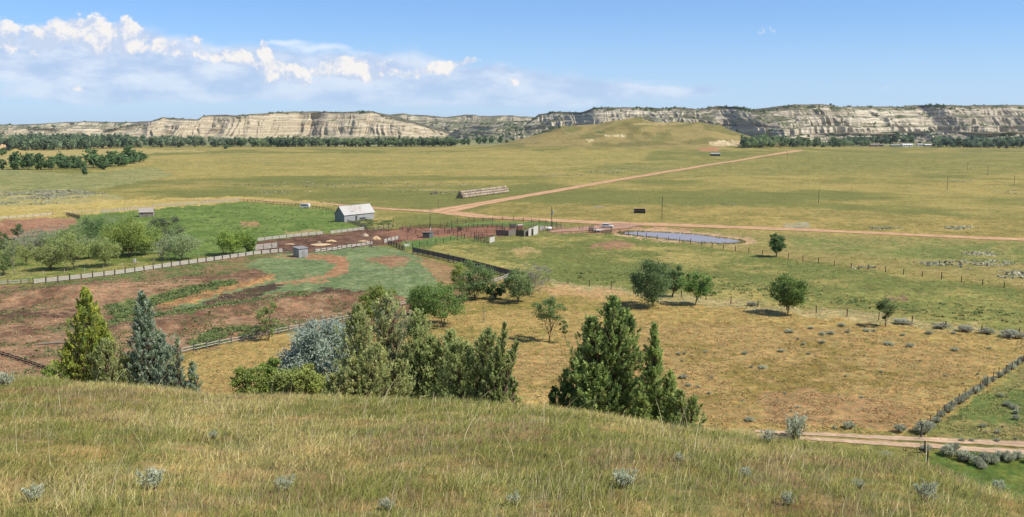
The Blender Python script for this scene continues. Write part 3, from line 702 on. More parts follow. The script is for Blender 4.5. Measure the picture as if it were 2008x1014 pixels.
def broadleaf(seed, h, cw, ch, nclump, nleaf, leaf, cols, barkmat, trunk_r=.16, lean=(0, 0), forks=1, spread=.30, twigs=0, low=None, clumps_shell=.55, squash=.75, base_spread=0.0, irr=.36):
    """tree template: returns (trunk mesh, crown mesh). h total height, cw crown width, ch crown height."""
    rng = np.random.default_rng(seed)
    mb = MB(); cz = h - ch / 2; cen = np.array([lean[0], lean[1], cz])
    # clump centres inside a lumpy ellipsoid
    d = rng.normal(size=(nclump, 3)); d /= np.linalg.norm(d, axis=1)[:, None]
    rad = clumps_shell + (1 - clumps_shell) * rng.random(nclump) ** .5
    lump = 1 + irr * np.sin(d[:, 0] * 3.1 + seed) * np.cos(d[:, 1] * 2.7 + seed * 2) + irr * .8 * (rng.random(nclump) - .5)
    C_ = cen + d * (rad * lump)[:, None] * np.array([cw / 2, cw / 2, ch / 2]) * .86
    C_[:, 2] = np.maximum(C_[:, 2], (low if low is not None else h - ch) * .9)
    stems = []
    for k in range(forks):
        a0 = rng.random() * 6.28; off = np.array([math.cos(a0), math.sin(a0), 0]) * base_spread
        top = cen + np.array([math.cos(a0), math.sin(a0), 0]) * (cw * .16 if forks > 1 else cw * .03) + np.array([0, 0, ch * .12])
        stems.append(limb(mb, off + np.array([0, 0, -.25]), top, trunk_r / math.sqrt(forks), trunk_r * .3, rng, .10, 7))
    for i in range(nclump):
        st = stems[i % forks]; 
        t = np.clip((C_[i, 2] - (h - ch)) / ch * .7 + .15, .12, .98); k = t * (len(st) - 1); q = np.array(st[int(k)])
        if q[2] > C_[i, 2] - .1 * ch: q = np.array(st[max(int(k) - 2, 1)])
        if i % 2 == 0 or twigs: limb(mb, q, C_[i], trunk_r * .30, trunk_r * .06, rng, .16, 4, -.03)
    if twigs:
        for i in range(twigs):
            c0 = C_[rng.integers(nclump)]; dv = rng.normal(size=3); dv[2] = abs(dv[2]) * .8; dv /= np.linalg.norm(dv)
            e = c0 + dv * cw * .13 * (.5 + rng.random()); mb.tube([c0, (c0 + e) / 2 + rng.normal(size=3) * .05, e], [.03, .02, .008], 3, False)
    trunk = mb.mesh('trunk', barkmat, True)
    ci = rng.integers(0, nclump, nleaf); sg = spread * (.55 + .9 * rng.random(nclump))
    L = C_[ci] + rng.normal(size=(nleaf, 3)) * (sg[ci] * cw * .36)[:, None] * np.array([1, 1, squash]) * .6
    dirs = rng.normal(size=(nleaf, 3)) + (L - cen) / cw * 1.2
    cc = pal(rng, nclump, cols, .18)[ci] * .65 + pal(rng, nleaf, cols, .25) * .35
    lf = leaf * (.45 + .9 * rng.random(nleaf) ** 1.5)
    V_, f = quads_at(L, dirs, lf * .40, lf * .6, rng)
    crown = npmesh('crown', V_, f, M['leaf'], np.repeat(cc, 6, 0))
    return trunk, crown
def conifer(seed, spires, nspray, spray, cols, cols2, barkmat, mixc2=.3, dens=1.0, gap=.0, up=.8, trunk_r=.10, plume=(.55, .16), stems=True, pointy=False):
    """juniper: spires = [(x, y, z0, height, radius, lean x, lean y)]"""
    rng = np.random.default_rng(seed); mb = MB(); P0 = []; PD_ = []; PL = []
    tot = sum(s[3] * s[4] for s in spires)
    for (sx, sy, z0, hh, rr_, lx, ly) in spires:
        top = np.array([sx + lx, sy + ly, z0 + hh]); bot = np.array([sx, sy, z0 * .3 - .2 if z0 < .3 else z0 * .2])
        st = limb(mb, (sx * .3, sy * .3, -.25), (sx + lx * .9, sy + ly * .9, z0 + hh * .9), trunk_r, .02, rng, .05, 7)
        n = int(360 * dens * hh * rr_ / 2.2) + 16
        t = rng.random(n) ** 1.15
        prof = np.interp(t, [0, .08, .3, .6, .85, 1.0], [.85, 1.0, .84, .54, .26, .05] if pointy else [.85, 1.0, 1.0, .84, .54, .10]) * rr_
        lob = 1 + .35 * np.sin(t * 9 + seed) * np.sin(rng.random(n) * 6.28)
        a = rng.random(n) * 6.283; lobe = 1 + .28 * np.sin(a * 3 + t * 5 + seed)
        r_ = prof * lobe * lob * (.35 + .65 * rng.random(n) ** .45) * np.where(rng.random(n) < .16, 1.34, 1.0)
        ax = np.array([sx, sy, z0])[None] * (1 - t[:, None]) + top[None] * t[:, None]
        hole = (np.sin(a * 3 + t * 13 + seed) * np.sin(t * 19 + a * 2 + seed * 2) < -.42) & (rng.random(n) < .85); r_ = np.where(hole, r_ * .35, r_)
        C_ = ax + np.stack([np.cos(a) * r_, np.sin(a) * r_, 0 * r_], 1)
        d = np.stack([np.cos(a), np.sin(a), np.full(n, up) + 1.6 * t], 1) + rng.normal(size=(n, 3)) * .3
        d /= np.linalg.norm(d, axis=1)[:, None]
        P0.append(C_); PD_.append(d); PL.append(np.interp(t, [0, .7, 1], [1.0, .85, .55]) * plume[0] * (.6 + .7 * rng.random(n)))
        for i in range(0, n, 7):
            k = min(int(max(t[i] - .12, 0.02) * 7), 6); limb(mb, st[k], C_[i], trunk_r * .28 + .006, .008, rng, .10, 3)
    P0 = np.concatenate(P0); PD_ = np.concatenate(PD_); PL = np.concatenate(PL); npl = len(P0)
    trunk = mb.mesh('trunk', barkmat, True)
    ci = rng.integers(0, npl, nspray); s = rng.random(nspray)
    side = rng.normal(size=(nspray, 3)); ax = PD_[ci]
    side -= (side * ax).sum(1)[:, None] * ax; side /= np.linalg.norm(side, axis=1)[:, None]
    rad = plume[1] * .80 * np.interp(s, [0, .25, .7, 1], [.5, 1, .75, .12]) * (PL[ci] / plume[0]) * rng.random(nspray) ** .6 * 1.1
    L = P0[ci] + ax * ((s - .35) * PL[ci])[:, None] + side * rad[:, None]
    dirs = ax * 1.0 + side * .75 + rng.normal(size=(nspray, 3)) * .35
    pc = np.where(rng.random((npl, 1)) < mixc2, pal(rng, npl, cols2, .15), pal(rng, npl, cols, .15))
    cc = pc[ci] * .8 + pal(rng, nspray, cols, .3) * .2
    cc = cc * (.85 + .3 * s[:, None])
    lf = spray * (.6 + .8 * rng.random(nspray))
    V_, f = quads_at(L, dirs, lf * .24, lf * .66, rng)
    crown = npmesh('crown', V_, f, M['leaf'], np.repeat(cc, 6, 0))
    return trunk, crown
def place_tree(tpl, name, loc, label, cat, group=None, rz=0, sc=(1, 1, 1)):
    r = empty(name, loc, rz, label, cat, group); r.scale = sc
    link('trunk', tpl[0], r); link('crown', tpl[1], r); return r

GY = [(.105,.135,.030),(.140,.158,.038),(.075,.100,.028)]           # yellow-green
GM = [(.070,.115,.028),(.095,.140,.034),(.050,.085,.024)]           # mid green
GD = [(.040,.070,.024),(.058,.090,.028),(.030,.052,.020)]           # dark green
GG = [(.110,.135,.065),(.145,.165,.085),(.080,.105,.050)]           # grey-green
GR = [(.17,.16,.13),(.13,.13,.095),(.21,.19,.16)]                   # grey twigs

# ------------------------------------------------------------------ foreground junipers
def at_edge(px, extra=0):
    return float(np.interp(px, EX, ED)) + extra
def conifer_at(px, depth, top_py, spires_rel, name, label, seed, nspray, spray, cols, cols2, cat='juniper tree', **kw):
    b = PD(px, depth); hgt = ztop(top_py, depth) - b.z; k = depth / F * 1.02
    sp_ = [((x0 - px) * k, yy, z0 * hgt, h1 * hgt, wpx * k / 2 * (1.0 if kw.get('pointy') else 1.12), (xt - x0) * k, 0) for (x0, yy, z0, h1, wpx, xt) in spires_rel]
    tpl = conifer(seed, sp_, nspray, spray, cols, cols2, M['bark_red'], **kw)
    return place_tree(tpl, name, b, label, cat)
JY = [(.150,.165,.030),(.115,.145,.032),(.185,.190,.035)]
JG = [(.135,.162,.058),(.098,.128,.046),(.178,.200,.075)]
JO = [(.175,.190,.078),(.215,.220,.095),(.125,.145,.060)]
JB = [(.135,.168,.122),(.180,.205,.155),(.092,.122,.082)]
JD = [(.035,.060,.022),(.050,.080,.028)]
conifer_at(180, 39, 568, [(180,0,.06,.94,104,181),(150,-.3,.03,.5,60,145),(205,.2,.05,.66,60,208)], 'juniper_tree', 'tall yellow-green conical juniper, leftmost on the brow of the hill', 1, 57800, 0.063, JY, JD, mixc2=.30, plume=(.40,.12), pointy=True)
conifer_at(228, 37.6, 655, [(222,0,.05,.85,56,214),(245,.2,.03,.62,44,252),(200,.2,.0,.45,50,196)], 'juniper_shrub', 'grey-green bushy juniper between the yellow-green and the blue conical ones', 2, 27200, 0.056, JO, JG, cat='juniper shrub', mixc2=.35, plume=(.36,.12))
conifer_at(296, 38, 576, [(296,0,.05,.95,84,290),(318,.2,.03,.60,64,322),(275,.1,.02,.45,50,268)], 'juniper_tree', 'blue-grey conical juniper with a thin pointed top, second from left', 3, 51000, 0.063, JB, JD, mixc2=.28, plume=(.40,.12), pointy=True)
conifer_at(352, 37, 662, [(350,0,.1,.9,20,354),(338,.1,.02,.55,44,336)], 'juniper_shrub', 'small blue-grey juniper with one thin upright spire beside the conical one', 4, 13600, 0.052, JB, JO, cat='juniper shrub', mixc2=.3, plume=(.3,.10))
conifer_at(382, 36.5, 705, [(380,0,.05,.9,22,381),(368,.1,.0,.5,30,362)], 'juniper_shrub', 'low stubby blue-green juniper poking out of the grass', 5, 8500, 0.052, JB, JG, cat='juniper shrub', mixc2=.4, plume=(.25,.10))
# centre group
conifer_at(706, 37, 600, [(706,0,.05,.95,74,706),(680,-.3,.02,.46,60,672),(730,-.5,.02,.55,60,738)], 'juniper_tree', 'olive-green juniper with a narrow tip, left of the gnarled grey-green one', 6, 51000, 0.063, JO, JG, mixc2=.30, plume=(.42,.13))
conifer_at(764, 38, 584, [(764,.3,.38,.62,88,766),(748,0,.10,.50,84,740),(790,.3,.16,.50,70,802)], 'juniper_tree', 'gnarled grey-green juniper with bare limbs showing through its crown', 7, 44200, 0.063, JO, [(.15,.14,.10),(.11,.12,.075)], mixc2=.35, dens=.75, plume=(.40,.15), trunk_r=.16)
conifer_at(700, 34, 668, [(696,0,.0,.75,66,694),(735,0,.0,.95,74,742),(662,.1,.0,.52,50,656),(780,.1,.0,.7,56,790)], 'juniper_shrub', 'spreading olive juniper at the foot of the centre group', 8, 37400, 0.056, JO, [(.13,.15,.05),(.16,.15,.06)], cat='juniper shrub', mixc2=.4, plume=(.34,.12))
conifer_at(840, 37, 612, [(826,.2,.30,.70,62,822),(850,-.2,.05,.76,90,850),(880,-.4,.03,.84,80,888),(905,0,.02,.74,70,920)], 'juniper_tree', 'broad mid-green juniper right of the gap in the centre group', 9, 68000, 0.063, JG, JO, mixc2=.5, plume=(.44,.13))
conifer_at(925, 34.0, 640, [(905,0,.0,.84,84,898),(948,0,.0,.97,74,960)], 'juniper_tree', 'bushy green juniper whose branches lean to the right', 10, 40800, 0.059, JG, JO, mixc2=.40, plume=(.40,.12))
conifer_at(962, 33, 636, [(962,0,.05,.95,24,992),(968,.2,.05,.76,20,1016),(950,.1,.0,.7,40,975)], 'juniper_tree', 'thin juniper leaning right with sparse feathery tips', 11, 18700, 0.063, JG, JO, mixc2=.35, plume=(.42,.09))
conifer_at(1007, 31.5, 738, [(1007,0,.0,1,20,1005)], 'juniper_shrub', 'tiny dark juniper sprig alone right of the centre group', 12, 4250, 0.044, JG, JD, cat='juniper shrub', mixc2=.4, plume=(.22,.08))
# right pair
JR = [(.120,.155,.048),(.165,.195,.062),(.082,.112,.038)]
conifer_at(1188, 31.5, 584, [(1190,0,.10,.90,80,1197),(1160,-.2,.02,.84,76,1157),(1222,.1,.02,.88,66,1225),(1134,0,.02,.62,44,1137),(1180,-.5,.0,.5,90,1175)], 'juniper_tree', 'large dark-green juniper with several peaks, on the right of the brow', 13, 88400, 0.063, JR, JD, mixc2=.30, plume=(.42,.13), trunk_r=.13)
conifer_at(1290, 30.5, 640, [(1280,0,.03,.97,62,1276),(1306,-.2,.0,.62,54,1310),(1255,-.3,.0,.55,50,1250)], 'juniper_tree', 'slender dark-green juniper with one tip, right of the large many-peaked one', 14, 44200, 0.059, JR, JG, mixc2=.35, plume=(.40,.12), pointy=True)
conifer_at(1345, 29, 758, [(1330,0,.0,.9,46,1330),(1360,0,.0,.8,34,1360)], 'juniper_shrub', 'low dark-green juniper spreading at the right foot of the slender one', 15, 13600, 0.052, JR, JG, cat='juniper shrub', mixc2=.35, plume=(.28,.11))
conifer_at(1098, 31.5, 728, [(1104,0,.0,1,32,1108),(1090,0,.0,.68,24,1086)], 'juniper_shrub', 'small very dark juniper left of the large many-peaked one', 16, 11900, 0.052, JD, JR, cat='juniper shrub', mixc2=.25, plume=(.30,.10))
# broadleaf shrubs on the brow
def leafy_at(px, depth, top_py, wpx, name, label, seed, cat, cols, nleaf=9000, leaf=.08, ncl=60, bark='bark', lowfrac=.85, **kw):
    b = PD(px, depth); hgt = ztop(top_py, depth) - b.z; k = float(proj(b.x, b.y, b.z)[2]) / F
    t = broadleaf(seed, hgt, wpx * k, hgt * lowfrac, ncl, nleaf, leaf, cols, M[bark], .05, forks=5, base_spread=.25, **kw)
    return place_tree(t, name, b, label, cat)
SB = [(.145,.172,.138),(.185,.208,.172),(.100,.125,.098)]
leafy_at(634, 47, 600, 156, 'silver_shrub', 'large silvery-blue leafy shrub behind the left of the centre group', 31, 'shrub', SB, 70000, .10, 150, spread=.30, irr=.2)
leafy_at(668, 44, 640, 70, 'silver_shrub', 'smaller silvery shrub tucked beside the olive juniper', 32, 'shrub', SB, 9000, .08, 60, spread=.22)
leafy_at(534, 36, 694, 44, 'leafy_shrub', 'rounded green leafy shrub left of the silver shrub', 33, 'shrub', [(.085,.125,.03),(.12,.155,.035)], 9000, .07)
leafy_at(572, 34.6, 722, 84, 'leafy_shrub', 'yellow-green leafy shrub right in front of the silver shrub', 34, 'shrub', [(.110,.130,.038),(.080,.105,.03),(.15,.16,.05)], 12000, .07)
leafy_at(490, 35, 722, 60, 'leafy_shrub', 'low olive leafy shrub at the left end of the centre group', 35, 'shrub', [(.12,.14,.035),(.085,.11,.03)], 7000, .07)
leafy_at(610, 34, 716, 70, 'leafy_shrub', 'low yellow-green leafy shrub between the silver shrub and the olive juniper', 36, 'shrub', [(.150,.160,.045),(.11,.13,.035)], 9000, .07)
leafy_at(104, 41, 705, 40, 'leafy_shrub', 'small bright green shrub left of the yellow-green juniper', 37, 'shrub', [(.13,.165,.04),(.10,.14,.03)], 5000, .08)

# ------------------------------------------------------------------ trees standing on the flat
def tree_at(px, py, top, wpx0, name, label, seed, cat='tree', cols=GM, nleaf=4500, leaf=.30, ncl=55, bark='bark', cf=.78, tr=.17, lean_px=0, **kw):
    b = PF(px, py); k = mpp(b); hgt = (py - top) * k * 1.03; wpx = wpx0 * (1.16 if (px < 400 and py < 545) else 1.06)
    t = broadleaf(seed, hgt, wpx * k, hgt * cf, ncl, nleaf, leaf, cols, M[bark], tr, lean=(lean_px * k, 0), **kw)
    return place_tree(t, name, b, label, cat)
tree_at(745,650,562,78,'leafy_tree','bright green tree rising behind the gnarled juniper of the centre group',101,cols=GY,nleaf=9000,leaf=.26,ncl=70,cf=.8)
tree_at(870,641,555,92,'leafy_tree','spreading bright green tree with forked trunk in the dry pasture behind the centre junipers',102,cols=[(.075,.120,.030),(.058,.095,.026),(.100,.140,.036)],nleaf=11000,leaf=.26,ncl=60,forks=3,cf=.80,lean_px=-4,spread=.26)
tree_at(822,622,572,48,'leafy_tree','darker green tree just left of the spreading bright green one',103,cols=GM,nleaf=5000,leaf=.26,ncl=40,cf=.85)
tree_at(930,588,516,76,'leafy_tree','dark willow-like tree in front of the slatted windbreak',104,cols=[(.060,.090,.030),(.085,.115,.040),(.045,.07,.028)],nleaf=9000,leaf=.26,ncl=60,forks=2,cf=.88,twigs=60)
tree_at(901,566,519,36,'leafy_tree','small yellow-green tree left of the dark willow-like tree by the windbreak',105,cols=GY,nleaf=4000,leaf=.25,ncl=30,cf=.9)
tree_at(972,586,556,40,'leafy_tree','low dark rounded tree between the willow-like tree and the grey-green one',106,cols=GD,nleaf=3500,leaf=.25,ncl=30,cf=.9,forks=2)
tree_at(1015,593,526,62,'leafy_tree','grey-green tree beside the bare leaning tree at the corral corner',107,cols=[(.085,.115,.045),(.11,.14,.055),(.065,.09,.035)],nleaf=7500,leaf=.26,ncl=55,forks=2,cf=.85)
tree_at(1038,580,513,56,'bare_tree','half-dead grey tree with bare branches fanning right at the corral corner',108,cols=GR,nleaf=900,leaf=.16,ncl=40,bark='bark_pale',forks=4,cf=.85,twigs=420,lean_px=14,tr=.16)
tree_at(1077,670,582,64,'leafy_tree','slim open tree with twin thin trunks in the dry pasture left of the large juniper',109,cols=[(.085,.115,.04),(.115,.14,.05),(.06,.085,.03)],nleaf=5200,leaf=.20,ncl=40,forks=2,cf=.56,tr=.13,spread=.24)
tree_at(1111,673,628,20,'leafy_tree','small leaning sapling beside the slim twin-trunked tree',110,cols=[(.09,.12,.04),(.065,.09,.032)],nleaf=1200,leaf=.18,ncl=14,forks=2,cf=.7,tr=.06,lean_px=-6)
tree_at(948,633,592,14,'dead_sapling','thin dead crooked sapling standing in dry grass',111,cols=GR,nleaf=20,leaf=.05,ncl=7,bark='bark_pale',cf=.6,tr=.07,twigs=14)
tree_at(1276,601,514,84,'leafy_tree','large dark tree with low spreading limbs, left one of the pair at the pasture fence',112,cols=[(.055,.085,.032),(.080,.110,.042),(.042,.065,.026)],nleaf=12000,leaf=.27,ncl=75,forks=4,cf=.86,base_spread=.5)
tree_at(1318,582,524,38,'leafy_tree','narrow dark tree, right one of the pair at the pasture fence',113,cols=[(.045,.078,.026),(.062,.098,.032)],nleaf=5000,leaf=.26,ncl=38,cf=.84,forks=2)
tree_at(1361,599,536,58,'leafy_tree','mid-green tree with a leaning trunk just right of the pair at the pasture fence',114,cols=[(.062,.110,.026),(.085,.135,.032),(.045,.08,.022)],nleaf=7000,leaf=.26,ncl=42,cf=.70,lean_px=8,forks=2,spread=.27)
tree_at(1398,580,566,14,'leafy_shrub','small green bush at the fence right of the leaning-trunk tree',115,cat='shrub',cols=GM,nleaf=700,leaf=.22,ncl=10,cf=.9,tr=.05)
tree_at(1545,616,542,72,'leafy_tree','round full-crowned tree casting a dark shadow at the edge of the dry pasture',116,cols=[(.068,.105,.026),(.095,.130,.032),(.045,.075,.022)],nleaf=11000,leaf=.26,ncl=75,cf=.80,spread=.27,irr=.14)
tree_at(1522,504,459,31,'leafy_tree','lone dark tree on the wire fence below the pond',117,cols=[(.045,.080,.026),(.062,.098,.032)],nleaf=5000,leaf=.36,ncl=45,cf=.84,tr=.2)
tree_at(1736,641,590,42,'leafy_tree','small thin-crowned tree on the pasture fence near the right',118,cols=[(.060,.085,.030),(.085,.105,.040)],nleaf=2600,leaf=.24,ncl=28,cf=.62,tr=.13,spread=.30,squash=.6)
tree_at(526,668,592,42,'leafy_tree','spindly green tree standing at the lower pole fence',119,cols=[(.085,.12,.035),(.11,.14,.045)],nleaf=2600,leaf=.20,ncl=30,cf=.85,tr=.09,twigs=90,forks=3)
tree_at(512,668,632,46,'bare_shrub','bare brown shrub tangled in the lower pole fence',120,cat='shrub',cols=GR,nleaf=250,leaf=.12,ncl=22,bark='bark',cf=.9,tr=.05,twigs=240,forks=5)
# orchard in the green pasture
tree_at(252.7,504,432,84,'leafy_tree','broad yellow-green tree, tallest in the middle of the orchard',130,cols=GY,nleaf=12000,leaf=.30,ncl=80,cf=.80,forks=2,tr=.22)
tree_at(285,500,446,54,'leafy_tree','yellow-green tree leaning against the right side of the tallest orchard tree',131,cols=[(.12,.15,.04),(.09,.12,.035)],nleaf=6000,leaf=.30,ncl=45,cf=.85,forks=2)
tree_at(324,478,424,58,'leafy_tree','dark purplish-green tree at the back right of the orchard below the cabin',132,cols=[(.055,.068,.035),(.075,.085,.045),(.04,.05,.03)],nleaf=7500,leaf=.32,ncl=60,cf=.85)
tree_at(357,510,458,56,'leafy_tree','rounded grey-green tree, rightmost of the orchard',133,cols=GG,nleaf=7000,leaf=.26,ncl=60,cf=.80)
tree_at(318,511,466,32,'bare_tree','thin grey half-dead tree just left of the rightmost orchard tree',134,cols=GR,nleaf=800,leaf=.2,ncl=24,bark='bark_pale',cf=.85,twigs=150,forks=3)
tree_at(206,523,467,54,'leafy_tree','pale willow-green rounded tree at the front of the orchard',135,cols=[(.135,.160,.055),(.165,.185,.065),(.10,.125,.045)],nleaf=8000,leaf=.25,ncl=60,cf=.86)
tree_at(174,508,462,44,'leafy_tree','pale olive tree behind the left of the willow-green one in the orchard',136,cols=GG,nleaf=5000,leaf=.26,ncl=40,cf=.8)
tree_at(147,529,464,52,'leafy_tree','yellow-olive tree with a thick forked trunk at the orchard front',137,cols=[(.125,.145,.045),(.15,.165,.055),(.09,.11,.04)],nleaf=5500,leaf=.26,ncl=45,cf=.70,forks=2,tr=.2,twigs=60)
tree_at(98,530,484,54,'leafy_tree','low spreading olive tree with dark shade beneath, front left of the orchard',138,cols=[(.125,.140,.05),(.10,.115,.045)],nleaf=5500,leaf=.26,ncl=45,cf=.75,forks=3,twigs=60)
tree_at(30,538,470,34,'leafy_tree','thin tree with a crooked pale trunk at the left end of the orchard',139,cols=GG,nleaf=1500,leaf=.24,ncl=20,bark='bark_pale',cf=.42,tr=.13,twigs=60,lean_px=-6)
tree_at(64,500,450,54,'bare_tree','grey twiggy tree in the left of the orchard',140,cols=[(.16,.16,.12),(.12,.13,.085)],nleaf=2200,leaf=.22,ncl=36,bark='bark_pale',cf=.85,twigs=300,forks=3)
tree_at(37,470,440,22,'leafy_tree','small dark green tree at the back left of the orchard',141,cols=GD,nleaf=1800,leaf=.28,ncl=20,cf=.75)
tree_at(138,492,448,56,'leafy_tree','mid-green tree behind the yellow-olive one in the orchard',142,cols=[(.085,.115,.045),(.11,.135,.055)],nleaf=6500,leaf=.28,ncl=50,cf=.85,twigs=40)
tree_at(188,488,428,66,'leafy_tree','dense green tree at the back of the orchard',143,cols=[(.065,.10,.035),(.085,.12,.042),(.05,.08,.03)],nleaf=8500,leaf=.30,ncl=65,cf=.85)
tree_at(219,455,418,40,'bare_tree','greyish leafless tree furthest back in the orchard',144,cols=GG,nleaf=1500,leaf=.25,ncl=26,bark='bark_pale',cf=.85,twigs=160)
tree_at(172,468,430,46,'leafy_tree','grey-olive tree at the back left behind the dense green one',145,cols=GG,nleaf=4500,leaf=.28,ncl=40,cf=.85,twigs=40)
tree_at(105,478,438,50,'bare_tree','wide grey dead shrubby tree at the bare pen corner',146,cols=GR,nleaf=700,leaf=.2,ncl=30,bark='bark_pale',cf=.9,twigs=320,forks=4)
tree_at(4,488,452,26,'leafy_tree','dark green tree cut by the left edge behind the orchard',147,cols=GD,nleaf=2500,leaf=.28,ncl=24,cf=.85)
tree_at(6,540,498,34,'leafy_tree','low olive tree cut by the left edge at the orchard front',148,cols=[(.10,.125,.045),(.075,.1,.035)],nleaf=3000,leaf=.24,ncl=30,cf=.85)
tree_at(235,500,470,40,'leafy_tree','low dark tree in the shade of the tallest orchard tree',149,cols=GD,nleaf=3500,leaf=.28,ncl=34,cf=.9)
tree_at(457,500,450,58,'leafy_tree','bright green round tree alone by the alley fence',150,cols=[(.105,.145,.030),(.080,.115,.026),(.13,.165,.036)],nleaf=8500,leaf=.30,ncl=60,cf=.84)
tree_at(488,498,462,32,'leafy_tree','smaller bright green tree touching the lone round one',151,cols=[(.10,.14,.032),(.075,.11,.026)],nleaf=3500,leaf=.30,ncl=30,cf=.85)

tree_at(118,508,462,48,'leafy_tree','pale green feathery tree between the grey twiggy and the mid-green orchard trees',152,cols=[(.13,.155,.055),(.10,.125,.045)],nleaf=4500,leaf=.25,ncl=40,cf=.82,forks=2,twigs=40)
tree_at(232,476,436,44,'leafy_tree','green tree filling the gap behind the tallest orchard tree',153,cols=GM,nleaf=5500,leaf=.28,ncl=45,cf=.86)
tree_at(82,490,452,40,'leafy_tree','light olive tree behind the grey twiggy one in the left orchard',154,cols=GG,nleaf=3800,leaf=.26,ncl=34,cf=.84,twigs=40)
tree_at(302,492,440,40,'leafy_tree','mixed yellow and green tree below the purplish one in the orchard',155,cols=[(.12,.15,.045),(.08,.11,.035)],nleaf=5000,leaf=.28,ncl=40,cf=.86)
tree_at(158,476,440,40,'leafy_tree','feathery green tree at the back of the orchard beside the dead shrubby one',156,cols=[(.09,.12,.045),(.12,.145,.055)],nleaf=4200,leaf=.27,ncl=36,cf=.85)
tree_at(52,520,478,40,'leafy_tree','thin yellowish tree near the crooked-trunk tree in the orchard',157,cols=[(.15,.165,.055),(.12,.14,.05)],nleaf=2600,leaf=.24,ncl=26,cf=.7,twigs=60)

# ------------------------------------------------------------------ far trees
FT = []
for s_ in range(8):
    FT.append(broadleaf(300 + s_, 10, 9.5 + (s_ % 3), 9.3, 26, 700, 1.5, [(.042,.072,.030),(.062,.098,.038),(.030,.054,.024)] if s_ % 2 else [(.052,.085,.032),(.075,.112,.040),(.036,.062,.028)], M['bark'], .35, spread=.36, irr=.35))
grove = [(5,333,312,16),(35,333,302,36),(56,332,301,28),(80,333,305,34),(101,333,308,28),(121,330,298,30),(128,332,313,22),(150,330,306,32),(183,329,295,36),(200,330,303,26),(218,327,298,32),(237,325,302,28),(253,320,288,30),(273,318,297,28),(262,321,306,22),(205,333,316,20),(166,343,327,11),(5,306,292,18),(158,333,313,18),(245,326,310,22)]
gl_ = ['at the far left edge of the grove','second from the left in the grove, with a flat top','low and wide, third from the left in the grove','left of the tall narrow tree in the grove','dark and squat left of the gap in the grove','tall and narrow beside the gap in the grove','small one in front of the tall narrow tree','right of the gap in the grove','largest rounded crown in the middle of the grove','half hidden behind the largest crown of the grove','pale one right of the largest crown of the grove','between the pale one and the tallest of the grove','tallest one near the right end of the grove','sloping one that ends the grove at the right','small one in front of the tallest of the grove','dark low one in front of the largest crown','tiny one standing apart below the grove','small one behind the grove at the left edge','small one in front of the right side of the gap','low one at the grove front near its right end']
rnd = random.Random(4)
for (px, py, top, wp), lb in zip(grove, gl_):
    b = PF(px, py); k = mpp(b); t = FT[rnd.randrange(8)]; hh = (py - top) * k / 10
    place_tree(t, 'grove_tree', b, 'dark green tree, ' + lb, 'tree', 'trees of the grove on the left', rnd.random() * 6, (wp * k / 10.5, wp * k / 10.5, hh))
singles = [(443,292,284,15,'dark round bush alone on the plain before the long tree line'),(908,285,273,13,'small tree just past the right end of the long tree line'),(918,284,271,9,'narrow tree second past the right end of the long tree line'),(938.6,283,267.5,12,'upright tree standing left of its twin on the flat'),(951,283,267,11,'upright tree standing right of its twin on the flat'),(963,282,267,8.5,'slim pointed tree left of the low bushy pair'),(981,281,268,13,'wide low tree right of the slim pointed one'),(993,280,274,8,'tiny bush right of the wide low tree'),(1005,275.5,269,10,'tiny dark bush at the left foot of the middle hill'),
    (1635,288.5,268,15,'tall dark tree left of the long low ranch barn'),(1648,288,273,11,'small tree right of the tall dark one near the long ranch barn'),(1470,289.5,273,18,'first bushy tree of the row right of the middle hill'),(1497,288,269,14,'darkest tree in the row right of the middle hill'),(1655,262,257,7,'tiny tree on the slope of the right bluff')]
for i, (px, py, top, wp, lb) in enumerate(singles):
    b = PF(px, py); k = mpp(b); place_tree(FT[i % 8], 'distant_tree', b, lb, 'tree', None, i, (wp * k / 10.5, wp * k / 10.5, (py - top) * k / 10))
